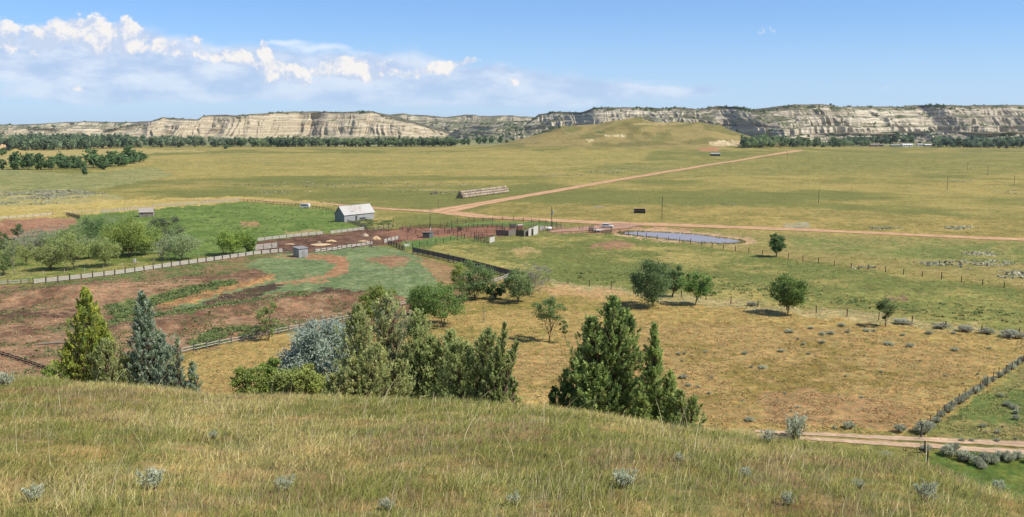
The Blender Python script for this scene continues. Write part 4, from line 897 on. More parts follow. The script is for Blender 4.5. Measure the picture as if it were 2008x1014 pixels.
# masses of woodland that read as one
def wood(label, pts, seed, dens, hh, wd, cols):
    rng = np.random.default_rng(seed); Vs = []; Fs = []; Cs = []; nb = 0
    for (px0, py0, px1, py1, n, top0, top1) in pts:
        for i in range(n):
            t = rng.random(); px = px0 + (px1 - px0) * t; py = py0 + (py1 - py0) * t
            b = PF(px, py); dep = b.y + rng.random() ** 1.5 * dens; x = b.x * dep / b.y; z = H(x, dep)
            k = dep / F; hgt = max((top0 + (top1 - top0) * t) * k * (.78 + .34 * rng.random()), 2.5); ww = wd * (.6 + 1.0 * rng.random() ** 2); 
            m_ = int(250); d = rng.normal(size=(m_, 3)); d /= np.linalg.norm(d, axis=1)[:, None]; rad = rng.random(m_) ** .35
            ki = rng.integers(0, 7, m_); cl = rng.normal(size=(7, 3)) * .45
            L = (d * rad[:, None] * .55 + cl[ki] * .8) * np.array([ww * .55, ww * .55, hgt * .42]) + np.array([x, dep, z + hgt * .55])
            L[:, 2] = np.maximum(L[:, 2], z + .4)
            c_ = pal(rng, 1, cols, .3) * (1 + .3 * (rng.random((7, 1))[ki] - .5)) 
            v, f = quads_at(L, rng.normal(size=(m_, 3)), np.full(m_, 1.0) * hgt / 18, np.full(m_, 1.25) * hgt / 18, rng)
            Vs.append(v); Fs.append(f + nb); nb += len(v); Cs.append(np.repeat(c_, 6, 0))
            # trunk as a thin pale strip pair
            if rng.random() < .6:
                w_ = .3; tv = np.array([[x - w_, dep - ww * .3, z - .3], [x + w_, dep - ww * .3, z - .3], [x + w_ * .6, dep - ww * .2, z + hgt * .5], [x - w_ * .6, dep - ww * .2, z + hgt * .5], [x, dep - ww * .3 + w_, z + hgt * .5], [x, dep - ww * .3 + w_, z - .3]])
                Vs.append(tv); Fs.append(np.array([[0, 1, 2, 3], [1, 5, 4, 2], [5, 0, 3, 4]]) + nb); nb += 6; Cs.append(np.full((6, 3), .22) * np.array([1, .93, .85]))
    o = link('woodland', npmesh('woodland', np.concatenate(Vs), np.concatenate(Fs), M['leaf'], np.concatenate(Cs)))
    return tag(o, label, 'woodland', kind='stuff')
WC = [(.056,.080,.046),(.074,.100,.054),(.042,.060,.038)]; WC2 = [(.066,.092,.046),(.086,.112,.052),(.050,.070,.040)]
wood('dense dark cottonwood belt along the foot of the left bluffs', [(25,297,270,290,150,26,22),(30,285,265,282,80,20,18),(-400,305,25,296,120,26,26)], 1, 160, 14, 13, WC)
wood('thin greyish tree belt between the dense belt and the windbreak row', [(255,290,440,289,75,20,19),(262,284,450,283,40,16,14)], 2, 160, 12, 12, [(.075,.100,.055),(.055,.082,.045),(.11,.13,.08)])
wood('long straight windbreak row of trees below the left bluffs', [(440,288.5,895,287.5,230,17,17),(460,284,840,282,80,14,11)], 3, 60, 14, 12, WC2)
wood('scattered scrub at the foot of the pale left bluff', [(540,271,870,268,26,7,6),(895,272,1100,262,26,6,5)], 4, 60, 6, 6, WC)
wood('row of trees right of the middle hill', [(1455,290,1612,288.5,70,18,18),(1612,289,1705,287,34,12,12)], 5, 60, 13, 12, WC2)
wood('dense trees around the distant ranch buildings', [(1655,284,1800,282,60,14,18),(1700,279,1850,279,50,14,16),(1830,289,2008,290,70,18,20),(1850,280,2300,280,120,18,20),(2008,290,2500,292,110,22,22),(1860,290,1990,292,20,14,16)], 6, 120, 14, 13, WC)

# shrubs and junipers dotted over the bluffs
def bluff_shrubs(key, n, seed, size, label, lo=.05, hi=1.0, cols=GD, x0=None, x1=None):
    X, Y, Z, rows = BL[key]; rng = np.random.default_rng(seed); Vs = []; Fs = []; nb = 0; Cs = []
    for i in range(n):
        c_ = rng.integers(0, X.shape[1]); r_ = int(np.clip((lo + (hi - lo) * rng.random()) * rows, 0, rows + 1))
        cl = int(rng.integers(1, 5))
        for q in range(cl):
            rr2 = min(max(r_ + rng.integers(-1, 2), 0), X.shape[0] - 1); cc2 = min(max(c_ + rng.integers(-6, 7), 0), X.shape[1] - 1)
            p = np.array([X[rr2, cc2], Y[rr2, cc2], Z[rr2, cc2]]); s_ = size * (.5 + rng.random())
            L = p + rng.normal(size=(12, 3)) * s_ * np.array([.45, .45, .3]) + np.array([0, 0, s_ * .35])
            v, f = quads_at(L, rng.normal(size=(12, 3)), np.full(12, s_ * .42), np.full(12, s_ * .5), rng)
            Vs.append(v); Fs.append(f + nb); nb += len(v); Cs.append(np.repeat(pal(rng, 12, cols, .2), 6, 0))
    o = link('bluff_scrub', npmesh('bluff_scrub', np.concatenate(Vs), np.concatenate(Fs), M['leaf'], np.concatenate(Cs)))
    tag(o, label, 'scrub', kind='stuff')
bluff_shrubs('bluffs37', 260, 1, 2.6, 'dark junipers scattered over the right-hand bluffs')
bluff_shrubs('bluffs37', 260, 2, 2.8, 'dark scrub along the rim of the right-hand bluffs', .88, 1.04)
bluff_shrubs('bluffs51', 70, 3, 2.8, 'scrub on the low apron below the right bluffs')
bluff_shrubs('bluffs11', 70, 4, 3.0, 'dark scrub along the rim of the pale left bluff', .9, 1.04)
bluff_shrubs('bluffs29', 90, 5, 4.5, 'scrub on the low back bluffs in the centre')
bluff_shrubs('bluffs43', 60, 6, 3.6, 'scrub on the small foothills left of the middle hill')
bluff_shrubs('bluffs3', 110, 7, 4.5, 'scrub on the far left badlands')
# ------------------------------------------------------------------ fences
def pts3(pts): return [PF(px, py) for px, py in pts]
def walk(ps, spacing):
    out = [ps[0].copy()]; carry = 0
    for a, b in zip(ps[:-1], ps[1:]):
        L = (b - a).length; d = spacing - carry
        while d < L: out.append(a.lerp(b, d / L)); d += spacing
        carry = L - (d - spacing)
    if (out[-1] - ps[-1]).length > spacing * .4: out.append(ps[-1].copy())
    for o in out: o.z = H(o.x, o.y)
    return out
POSTS = {}
def post_mesh(mat, h, r, square):
    key = (mat, round(h, 2), r, square)
    if key not in POSTS:
        L = []
        for k in range(4):
            rg = random.Random(hash((h, r, k)) % 999 + k); mb = MB(); t = (rg.uniform(-.05, .05) * h, rg.uniform(-.05, .05) * h); hh = h * rg.uniform(.9, 1.12)
            if square:
                v = [(x * r, y * r, -.3) for x, y in ((-1, -1), (1, -1), (1, 1), (-1, 1))] + [(x * r + t[0], y * r + t[1], hh) for x, y in ((-1, -1), (1, -1), (1, 1), (-1, 1))]
                mb.add(v, [(0, 1, 5, 4), (1, 2, 6, 5), (2, 3, 7, 6), (3, 0, 4, 7), (4, 5, 6, 7)])
            else: mb.tube([(0, 0, -.3), (t[0] * .5, t[1] * .5, hh * .5), (t[0], t[1], hh)], [r, r * .95, r * .85], 6)
            L.append(mb.mesh('post', M[mat]))
        POSTS[key] = L
    return POSTS[key]
fr = random.Random(11)
def fence(name, pts, label, spacing, ph, pr=.09, pmat='post', rails=(), rmat='wood_grey', wires=(), cat='fence', square=False, group=None, boards=None, jitter=0.0, skip=0.0, pts_world=None, maxposts=100):
    ps = walk(pts_world or pts3(pts), spacing); c = ps[len(ps) // 2]
    e = empty(name, c, 0, label, cat, group)
    for i, p in enumerate(ps):
        if i > 0 and i < len(ps) - 1 and fr.random() < skip: continue
        if i >= maxposts: break
        o = link('post', fr.choice(post_mesh(pmat, ph, pr, square)), e, p - c, fr.uniform(0, 6)); o.scale = (1, 1, fr.uniform(.9, 1.1))
    for (h, bw, bh) in rails:
        mb = MB()
        for a, b in zip(ps[:-1], ps[1:]):
            n = Vector((-(b - a).y, (b - a).x, 0)).normalized() * (pr + bw / 2) 
            mb.bar(a - c + n + Vector((0, 0, h + fr.uniform(-jitter, jitter))), b - c + n + Vector((0, 0, h + fr.uniform(-jitter, jitter))), bw, bh)
        if mb.v: mb.obj('rail', M[rmat], e)
    for h in wires:
        mb = MB()
        for a, b in zip(ps[:-1], ps[1:]):
            s = Vector((0, 0, h)); mid = (a + b) / 2 - c + s - Vector((0, 0, .02)); mb.tube([a - c + s, mid, b - c + s], .012, 3, False)
        mb.obj('wire', M['wire'], e)
    if boards:                               # vertical slats nailed between the posts
        bh0, bh1, bw, gap = boards; mb = MB()
        for a, b in zip(ps[:-1], ps[1:]):
            L = (b - a).length; k = max(1, int(L / (bw + gap)))
            for q in range(k):
                p = a.lerp(b, (q + .5) / k) - c; hh = (bh1 - bh0) * fr.uniform(.93, 1.05)
                mb.box(p + Vector((0, 0, bh0 + hh / 2)), (bw, .03, hh), math.atan2((b - a).y, (b - a).x))
        mb.obj('slats', M[rmat], e)
    return e
BR3 = [(.35, .04, .20), (.72, .04, .20), (1.10, .04, .20)]
# long whitewashed board fence of the corral
fence('board_fence', [(66,557),(150,548),(240,537.5),(330,524),(420,511.5),(500,500),(556,494.5)], 'long pale grey plank fence running from the orchard corner up to the tin shed', 2.9, 1.6, .095, 'post', [(.30,.05,.30),(.68,.05,.30),(1.08,.05,.30)], 'wood_pale', square=True)
fence('board_fence', [(-60,562),(0,559.5),(58,556)], 'short two-rail plank fence at the left edge below the orchard', 3.0, 1.35, .08, 'wood_grey', [(.45,.05,.22),(1.0,.05,.22)], 'wood_pale', square=True)
fence('board_fence', [(500,491),(522,488.5),(545,486)], 'tall stacked plank windbreak just left of the tin shed', 3.2, 1.9, .08, 'wood_grey', [(.3,.05,.3),(.75,.05,.3),(1.2,.05,.3),(1.65,.05,.3)], 'wood_pale', square=True)
fence('board_fence', [(556,497),(583,497.5)], 'dark plank gate joined to the left side of the tin shed', 2.6, 1.3, .08, 'wood_grey', [(.3,.05,.2),(.8,.05,.22),(1.15,.05,.2)], 'wood_grey', square=True)
fence('board_fence', [(505,473),(560,466.5),(612,461.5),(634,459.5)], 'left stretch of the pale plank fence above the dark alley', 3.2, 1.3, .07, 'wood_grey', [(.25,.05,.26),(.62,.05,.26),(1.0,.05,.26)], 'wood_pale', square=True)
fence('board_fence', [(648,459),(680,455),(717,450.5)], 'right stretch of the pale plank fence above the dark alley', 3.0, 1.3, .07, 'wood_grey', [(.3,.05,.26),(.70,.05,.26),(1.1,.05,.24)], 'wood_pale', square=True, jitter=.05)
fence('feed_bunk_fence', [(618,495),(634,493),(648,491.5),(662,489.5),(676,487),(690,485),(704,483),(718,481),(731,479)], 'pale panel fence with open gaps between posts below the dark alley', 2.3, 1.7, .09, 'wood_grey', [(.35,.05,.34),(.85,.05,.34)], 'wood_pale', square=True, jitter=.14)
fence('board_fence', [(753,477.5),(764,474),(785,468.5)], 'white plank fence piece at the corner between the alley and the green corral', 3.2, 1.5, .09, 'wood_grey', [(.3,.05,.3),(.75,.05,.3),(1.2,.05,.28)], 'whitewash', square=True)
fence('board_fence', [(762,479),(778,485.5),(793,491.5)], 'dark rail fence between the white plank piece and the slatted windbreak', 3.0, 1.5, .1, 'wood_dark', [(.3,.06,.18),(.65,.06,.18),(1.0,.06,.18),(1.35,.06,.18)], 'wood_dark', square=True)
fence('board_fence', [(793.5,484.5),(805,483)], 'tiny white panel gate at the left end of the slatted windbreak', 2.2, 1.3, .08, 'whitewash', [(.3,.05,.3),(.8,.05,.3)], 'whitewash', square=True)
wb = fence('windbreak_fence', [(809.7,497),(850,505.5),(900,517),(950,530),(1004,544.5)], 'long dark slatted windbreak fence slanting across the green corral', 3.0, 2.0, .09, 'wood_dark', [(.28,.05,.22)], 'wood_grey', square=True, boards=None)
ps = walk(pts3([(809.7,497),(850,505.5),(900,517),(950,530),(1004,544.5)]), 3.0); mb = MB(); c0 = wb.location
for a, b in zip(ps[:-1], ps[1:]):
    for q in range(14):
        p = a.lerp(b, (q + .5) / 14) - c0; mb.box(p + Vector((0, 0, 1.28)), (.165, .03, 1.45 * fr.uniform(.95, 1.04)), math.atan2((b - a).y, (b - a).x))
mb.obj('slats', M['wood_dark'], wb)
fence('board_fence', [(1004,541),(985,549),(962,556.5)], 'pale plank fence end running left from the tip of the slatted windbreak', 3.0, 1.3, .09, 'wood_grey', [(.4,.05,.2),(.95,.05,.2)], 'wood_pale', square=True, jitter=.1)
fence('pole_fence', [(355,694),(395,686),(440,676),(485,667),(520,660),(560,651),(600,643),(660,632),(720,620),(800,597),(850,589)], 'weathered pole fence along the lower edge of the corral, passing behind the silver shrub', 2.6, 1.25, .10, 'wood_grey', [(.45,.08,.10),(.95,.08,.10)], 'wood_pale', jitter=.10)
fence('log_fence', [(681,436),(694,439.5),(708,444),(720,450)], 'crooked grey log fence curving down from the barn corner', 2.2, 1.25, .12, 'wood_grey', [(.3,.1,.16),(.65,.1,.16),(1.0,.1,.16)], 'wood_grey', jitter=.08)
fence('log_fence', [(720,452),(733,453),(745,450.5),(757,449),(770,446)], 'brown rail fence from the log fence to the thin pole right of the barn', 3.4, 1.6, .10, 'post', [(.5,.07,.12),(.9,.07,.12),(1.3,.07,.12)], 'wood_grey')
fence('picket_fence', [(200,417.5),(235,414),(270,410.5)], 'row of upright grey pickets left of the log cabin', 1.0, 1.5, .16, 'wood_pale', [(.9,.05,.10)], 'wood_pale', square=True)
fence('picket_fence', [(300,406.5),(350,403),(400,399.5),(440,396.5),(470,394)], 'long row of upright pickets right of the log cabin', 1.05, 1.5, .16, 'wood_pale', [(.9,.05,.10)], 'wood_pale', square=True)
fence('wire_fence', [(470,394),(510,397),(550,401),(600,406.5),(640,412),(657,415.5)], 'dark post fence running from the pickets down to the barn', 3.4, 1.35, .10, 'post', [(.95,.05,.10)], 'wood_dark', wires=(.4,.7,1.1))
fence('board_fence', [(-60,436),(0,430),(60,426),(103,421.5)], 'weathered pale two-rail fence above the bare pen at the left edge', 3.6, 1.3, .09, 'wood_grey', [(.4,.06,.26),(.95,.06,.28)], 'wood_pale')
fence('board_fence', [(126,421),(150,418.5),(200,416.5)], 'thin pale rail fence linking the bare pen with the pickets', 4.5, 1.4, .08, 'wood_grey', [(.6,.05,.10),(1.1,.05,.12)], 'wood_pale')
fence('board_fence', [(130,423),(143,426),(157,430)], 'short dark plank windbreak at the right corner of the bare pen', 2.6, 1.8, .10, 'wood_dark', [(.4,.05,.34),(.9,.05,.34),(1.4,.05,.34)], 'wood_dark')
fence('wire_fence', [(0,546),(60,542),(150,534),(240,524),(330,511),(400,502),(455,496),(502,491)], 'line of pale thin posts on the orchard side of the plank fence', 5.2, 1.3, .055, 'wood_pale', wires=(.5,.9,1.2))
# pipe corrals
PR = [(.45,.06,.10),(.9,.06,.10),(1.35,.06,.10)]
fence('pipe_fence', [(789,452),(802.7,449.7),(827.6,446.7),(854.5,447.5),(872.5,445.7),(890.4,440.8),(928,436.8),(950,434.8),(976,432.8),(1001,433.4),(1026,434.8),(1048,436.8),(1069,439.8),(1085.6,442.7),(1100.5,447.7)], 'long curved dark pipe fence along the road side of the corrals', 5.0, 2.1, .11, 'pipe_dark', PR, 'rust')
def ring(name, cx, cy, rad, label, ph=1.6, n=14):
    c = PF(cx, cy); pw_ = [Vector((c.x + math.cos(a) * rad, c.y + math.sin(a) * rad, 0)) for a in [2 * math.pi * k / 28 for k in range(29)]]
    return fence(name, None, label, 2 * math.pi * rad / n, ph, .10, 'pipe_dark', PR, 'rust', pts_world=pw_)
ring('round_pen', 851, 453.5, 10.5, 'left round pipe pen on reddish dirt')
ring('round_pen', 945, 452.5, 9.0, 'right round pipe pen on reddish dirt, left of the sorting sheds')
fence('pipe_fence', [(780.8,471.5),(810.7,468.6),(830,466.5),(858,461),(884,459),(911,467.5)], 'inner pipe fence along the top of the small triangular green pen', 4.2, 1.7, .10, 'pipe_dark', [(.6,.05,.05),(1.1,.05,.05)], 'rust')
fence('pipe_fence', [(808.7,487),(833.6,482),(860.5,477.8),(884.4,473),(911.3,467.8),(930,464)], 'thin dark fence along the lower edge of the small triangular green pen', 4.4, 1.8, .11, 'pipe_dark', [(.9,.04,.05)], 'rust', wires=(.5,1.3))
fence('pipe_fence', [(872,455),(900,451),(930,447.5),(960,446),(1000,446.5)], 'middle pipe fence dividing the round pens from the green arena', 4.2, 1.9, .11, 'pipe_dark', PR, 'rust')
fence('pipe_fence', [(1055,456),(1075,452.5),(1092,449.5),(1107,447)], 'brown rail fence at the right end of the corrals by the road', 3.4, 1.5, .07, 'pipe_dark', [(.4,.05,.1),(.8,.05,.1),(1.2,.05,.1)], 'wood_tan')
fence('pipe_fence', [(1000,449),(1022,452),(1040,449),(1052,446)], 'rusty inner panels behind the sorting sheds', 2.4, 1.9, .06, 'pipe_dark', PR, 'rust')
fence('loading_chute', [(929.5,471),(941,474.5),(955,477)], 'dark left half of the loading chute in front of the pens', 2.0, 2.0, .09, 'wood_dark', [(.4,.05,.16),(.8,.05,.16),(1.2,.05,.16),(1.6,.05,.16)], 'wood_grey', cat='chute')
fence('loading_chute', [(931,466),(948,468.5),(969,470.5)], 'back rails of the loading chute in front of the pens', 2.2, 2.1, .09, 'wood_dark', [(.5,.05,.14),(1.0,.05,.14),(1.5,.05,.14)], 'wood_dark', cat='chute')
def panel(name, px0, py0, px1, py1, h, label, mat, cat='panel', n=7, fill=.93):
    a = PF(px0, py0); b = PF(px1, py1); e = empty(name, (a + b) / 2, 0, label, cat); c = (a + b) / 2; mb = MB()
    for q in range(n):
        z = h * (q + .5) / n; mb.bar(a - c + Vector((0, 0, z + .05)), b - c + Vector((0, 0, z + .05)), .05, h / n * fill)
    mb.obj('boards', M[mat], e)
    k = max(2, int((b - a).length / 2.4))
    for i in range(k + 1):
        p = a.lerp(b, i / k) - c; n_ = Vector((-(b - a).y, (b - a).x, 0)).normalized() * .09
        pm = MB().box((0, 0, (h + .1) / 2), (.12, .12, h + .3)); pm.obj('post', M['wood_grey' if mat != 'wood_dark' else 'wood_dark'], e, p + n_)
    return e
panel('chute_panel', 960, 477, 970, 474, 1.9, 'white plank end panel of the loading chute', 'whitewash')
panel('corral_wall', 973, 462, 997, 462.5, 2.0, 'dark plank wall at the left of the sorting sheds', 'wood_dark')
panel('corral_wall', 997.5, 462.7, 1011, 460.5, 2.0, 'grey plank wall beside the dark one at the sorting sheds', 'wood_grey')
panel('corral_wall', 1011.5, 463, 1027, 464, 2.3, 'black plank wall in the middle of the sorting sheds', 'wood_dark')
panel('corral_wall', 1027.5, 463.8, 1036, 462.4, 2.3, 'light grey plank wall right of the black one', 'wood_grey')
panel('corral_wall', 1036.3, 463.6, 1045, 460.5, 2.8, 'pale plank wall stepping up beside the tall white one', 'wood_pale')
panel('corral_wall', 1046, 461.8, 1055, 458.5, 3.2, 'tall white plank wall at the right end of the sorting sheds', 'whitewash')
panel('cattle_gate', 1001, 448, 1012, 446.5, 1.6, 'dark metal gate panel behind the sorting sheds', 'wood_dark')
panel('cattle_gate', 1014, 451, 1025, 450, 1.7, 'reddish metal gate panel behind the black wall', 'red')
panel('cattle_gate', 1015, 447.5, 1025, 447, 1.5, 'white metal panel behind the reddish one', 'white')
# wire fences with single posts
WR = (.35, .7, 1.05)
fence('wire_fence', [(1199,455.5),(1224,459.5),(1238,462),(1268,467),(1297,471),(1330,475),(1376,482),(1410,488),(1448,493.5),(1486,498.5),(1521,503.5),(1552,509.5),(1615,518),(1680,526.5),(1750,535.5),(1826,545.5),(1905,556),(1990,567.5),(2120,586),(2300,612)], 'wire fence with dark posts running from the loading pens past the pond', 5.3, 1.75, .12, 'post', (), wires=WR, maxposts=60)
fence('wire_fence', [(1008,541),(1050,548),(1082,553),(1094,555.5),(1108,556),(1130,558.5),(1165,562.5),(1203,567),(1260,574),(1318,580.5),(1398,591),(1438,596.5),(1482,602),(1524,606),(1573,612),(1625,616.5),(1671,622),(1722,628),(1772,633),(1830,640),(1888,648),(1945,655),(2010,663),(2150,682),(2350,712)], 'wire fence between the green field and the dry pasture', 6.4, 1.75, .11, 'post', (), wires=WR, maxposts=60)
fence('wire_fence', [(2160,620),(2008,712),(1992,722),(1975,733),(1958,742),(1930,762),(1906,776),(1884,790),(1860,808),(1835,826),(1822,838),(1806,858)], 'rusty post wire fence lined with sagebrush, beside the green enclosure', 3.1, 1.5, .06, 'rust', (), wires=WR)
fence('wire_fence', [(1806,858),(1812,884),(1818,905)], 'two stout posts of the fence where it meets the wheel track', 6, 1.5, .11, 'post', (), wires=WR)
fence('pole_fence', [(-60,675),(0,696),(24,703.5),(44,710),(66,717.5),(88,726),(110,734)], 'dark plank fence with tall pale stakes at the lower left edge', 1.7, 1.35, .055, 'wood_tan', [(.25,.05,.24),(.6,.05,.22)], 'wood_dark', jitter=.02)

# ------------------------------------------------------------------ buildings
def dirs(a, b):
    d = Vector((b.x - a.x, b.y - a.y, 0)); L = d.length; return d / L, L, math.atan2(d.y, d.x)
# barn: local x along the length, local y away from the viewer (width)
def planks(mb, L, h, x0, y, ax, n, gap=.015, t=.04, rng=random.Random(3), hf=None):
    w = L / n
    for i in range(n):
        c = x0 + (i + .5) * w; hh = (hf(c) if hf else h) - rng.uniform(0, .05); q = rng.uniform(-.006, .006)
        if ax == 'x': mb.box((c, y + q, hh / 2), (w - gap, t, hh))
        else: mb.box((y + q, c, hh / 2), (t, w - gap, hh))
m, t, b = newmat('rusty_tin_roof'); b.inputs['Roughness'].default_value = .55; b.inputs['Metallic'].default_value = .0
g = N(t, 'ShaderNodeTexCoord'); v = g.outputs['Object']
sx = N(t, 'ShaderNodeSeparateXYZ'); t.links.new(v, sx.inputs[0])
sheet = mth(t, 'FLOOR', mth(t, 'MULTIPLY', sx.outputs['X'], 1.25)); cb = N(t, 'ShaderNodeCombineXYZ'); t.links.new(sheet, cb.inputs[0]); t.links.new(mth(t, 'MULTIPLY', mth(t, 'FLOOR', mth(t, 'MULTIPLY', sx.outputs['Y'], .9)), 1.0), cb.inputs[1])
wn = N(t, 'ShaderNodeTexWhiteNoise'); t.links.new(cb.outputs[0], wn.inputs[0])
rn = noise(t, vmth(t, 'MULTIPLY', v, (2.2, .30, .30)), 1.6, 6, .75); midm = maprange(t, sx.outputs['X'], -7.5, -2, 0, 1); midm2 = maprange(t, sx.outputs['X'], 2.5, 4.5, 1, 0)
rust = mth(t, 'MULTIPLY', maprange(t, mth(t, 'ADD', rn, mth(t, 'MULTIPLY', wn.outputs['Value'], .22)), .45, 1.0), mth(t, 'MULTIPLY', midm, midm2), clamp=True)
t.links.new(mixc(t, rust, (.42, .41, .40), (.27, .17, .12)), b.inputs['Base Color'])
M['roof_tin'] = m
M['barn_grey'] = simple('barn_boards', (.37, .385, .40), .9, .4, 2.2, stretch=(2.5, 2.5, .35))
M['shingle'] = simple('old_shingles', (.42, .38, .34), .95, .35, 3.0, stretch=(1, 3, 1))
M['log'] = simple('logs', (.36, .31, .27), .9, .45, 2, stretch=(.4, 1, 6))
A = PF(675.4, 436); B = PF(736.5, 429); d, L, ang = dirs(A, B); L = 17.6; Wd = 6.0
barn = empty('barn', A, ang, 'old grey plank barn with a rust-streaked pale tin gable roof', 'barn')
h = 3.35; rh = 6.7
mb = MB(); planks(mb, L - .1, h, .05, .02, 'x', 58)
mb.obj('wall', M['barn_grey'], barn)
mb = MB(); planks(mb, L - .1, h, .05, Wd - .02, 'x', 30); mb.obj('wall', M['barn_grey'], barn)
gab = lambda y: h + (rh - h) * (1 - abs(y - Wd / 2) / (Wd / 2)) - .1
for xx in (.02, L - .02):
    mb = MB(); planks(mb, Wd - .12, h, .06, xx, 'y', 22, hf=gab)
    mb.obj('gable_wall', simple('shaded_barn_boards', (.30, .31, .33), .9, .35, 2.2, stretch=(2.5, 2.5, .35)) if xx < 1 else M['barn_grey'], barn)  # shade on the left gable is put into a darker board colour
mb = MB(); ov = .35
for s_ in (0, 1):
    y0 = -ov if s_ == 0 else Wd + ov; ym = Wd / 2; z0 = h - (rh - h) / (Wd / 2) * ov
    n = 46
    for i in range(n):
        x0 = -ov + (L + 2 * ov) * i / n; x1 = -ov + (L + 2 * ov) * (i + 1) / n; k = .022 * (i % 2)
        vs = [(x0 - L / 2, y0, z0 + k), (x1 - L / 2, y0, z0 + k), (x1 - L / 2, ym, rh + .05 + k), (x0 - L / 2, ym, rh + .05 + k)]
        vs += [(p[0], p[1], p[2] - .06) for p in vs]
        mb.add(vs, [(0, 1, 2, 3), (7, 6, 5, 4), (0, 4, 5, 1), (1, 5, 6, 2), (2, 6, 7, 3), (3, 7, 4, 0)])
rf = mb.obj('roof', M['roof_tin'], barn, (L / 2, 0, 0))
for xx in (5.2, 12.2):
    MB().box((xx - L / 2, .95 if xx > 9 else .75, h + .9), (.55, .5, .12), rot=Matrix.Rotation(math.atan2(rh - h, Wd / 2), 3, 'X')).obj('roof_vent', M['black'], rf)
MB().bar((0 - ov, Wd / 2, rh + .12), (L + ov, Wd / 2, rh + .12), .3, .06).obj('ridge_cap', M['tin'], barn)
dm = MB().box((6.9, -.035, 1.2), (1.1, .05, 2.3)); dm.obj('door', M['wood_dark'], barn)
MB().box((10.6, -.03, .95), (3.6, .05, .5)).obj('opening_shade', M['black'], barn)  # flat black panel standing for the shade inside an open gap
MB().box((11.0, -.5, .45), (4.5, .6, .1)).box((9.2, -.5, .2), (.1, .4, .5)).box((12.8, -.5, .2), (.1, .4, .5)).obj('feed_bunk', M['wood_dark'], barn)
# cabin
A = PF(273.5, 425.6); B = PF(300, 425.0); d, L, ang = dirs(A, B); Wd = 4.4; h = 2.35; rh = 4.1
cab = empty('log_cabin', A, ang + .06, 'small weathered log cabin with a pale shingle roof in the green pasture', 'cabin')
for nm, (c, ln, ax) in {'w0': ((L / 2, 0), L, 0), 'w1': ((L / 2, Wd), L, 0), 'w2': ((0, Wd / 2), Wd, 1), 'w3': ((L, Wd / 2), Wd, 1)}.items():
    mb = MB()
    for i in range(9):
        z = .13 + i * .26; e = .2 if i % 2 == ax else -.02
        a = (c[0] - ln / 2 - e, c[1], z) if not ax else (c[0], c[1] - ln / 2 - e, z); b_ = (c[0] + ln / 2 + e, c[1], z) if not ax else (c[0], c[1] + ln / 2 + e, z)
        mb.tube([a, b_], .135, 7)
    mb.obj('wall', M['log'], cab, smooth=False)
for xx in (.1, L - .1):
    MB().add([(xx - .05, 0, h), (xx - .05, Wd, h), (xx - .05, Wd / 2, rh - .05), (xx + .05, 0, h), (xx + .05, Wd, h), (xx + .05, Wd / 2, rh - .05)], [(0, 1, 2), (5, 4, 3), (0, 3, 4, 1), (1, 4, 5, 2), (2, 5, 3, 0)]).obj('gable', M['log'], cab)
mb = MB()
for s_ in (0, 1):
    y0 = -.45 if s_ == 0 else Wd + .45
    for i in range(9):
        t0, t1 = i / 9, (i + 1) / 9 + .03; z0 = h - .3; 
        p = [(-.3, y0 + (Wd / 2 - y0) * t0, z0 + (rh - z0) * t0 + .06), (L + .3, y0 + (Wd / 2 - y0) * t0, z0 + (rh - z0) * t0 + .06), (L + .3, y0 + (Wd / 2 - y0) * t1, z0 + (rh - z0) * t1 + .01), (-.3, y0 + (Wd / 2 - y0) * t1, z0 + (rh - z0) * t1 + .01)]
        p += [(a, b_, c_ - .06) for a, b_, c_ in p]; mb.add(p, [(0, 1, 2, 3), (7, 6, 5, 4), (0, 4, 5, 1), (1, 5, 6, 2), (2, 6, 7, 3), (3, 7, 4, 0)])
mb.obj('roof', M['shingle'], cab)
MB().box((L * .52, -.14, .95), (.9, .05, 1.9)).obj('door', M['wood_grey'], cab)
MB().box((L * .2, -.14, 1.3), (.5, .05, .5)).obj('window', M['black'], cab)
# tin shed
A = PF(586.5, 505.5); B = PF(608.5, 503.0); d, L, ang = dirs(A, B)
C_ = PF(582, 502.5); shed = empty('tin_shed', A, ang, 'small grey tin shed with a pale lit side, at the end of the plank fence', 'shed')
L = 3.2; Wd = 3.4; h = 2.7
def corr(mb, L, h, y, ax, n, x0=0, t=.03):
    for i in range(n):
        w_ = L / n; c = x0 + (i + .5) * w_; q = .02 * (i % 2)
        if ax == 'x': mb.box((c, y + q, h / 2), (w_, t, h))
        else: mb.box((y + q, c, h / 2), (t, w_, h))
for (nm, ln, y, ax) in (('wall', L, 0, 'x'), ('wall', L, Wd, 'x'), ('wall', Wd - .1, 0, 'y'), ('wall', Wd - .1, L, 'y')):
    mb = MB(); corr(mb, ln - .08, h, y, ax, 18, .04); mb.obj(nm, M['tin'], shed)
mb = MB(); vs = [(-.2, -.25, h + .12), (L + .2, -.25, h + .12), (L + .2, Wd + .25, h + .42), (-.2, Wd + .25, h + .42)]; vs += [(a, b_, c_ - .1) for a, b_, c_ in vs]
mb.add(vs, [(0, 1, 2, 3), (7, 6, 5, 4), (0, 4, 5, 1), (1, 5, 6, 2), (2, 6, 7, 3), (3, 7, 4, 0)]).obj('roof', M['roof_grey'], shed)
MB().box((L * .5, -.035, 1.05), (.95, .04, 2.0)).obj('door', M['chrome'], shed)
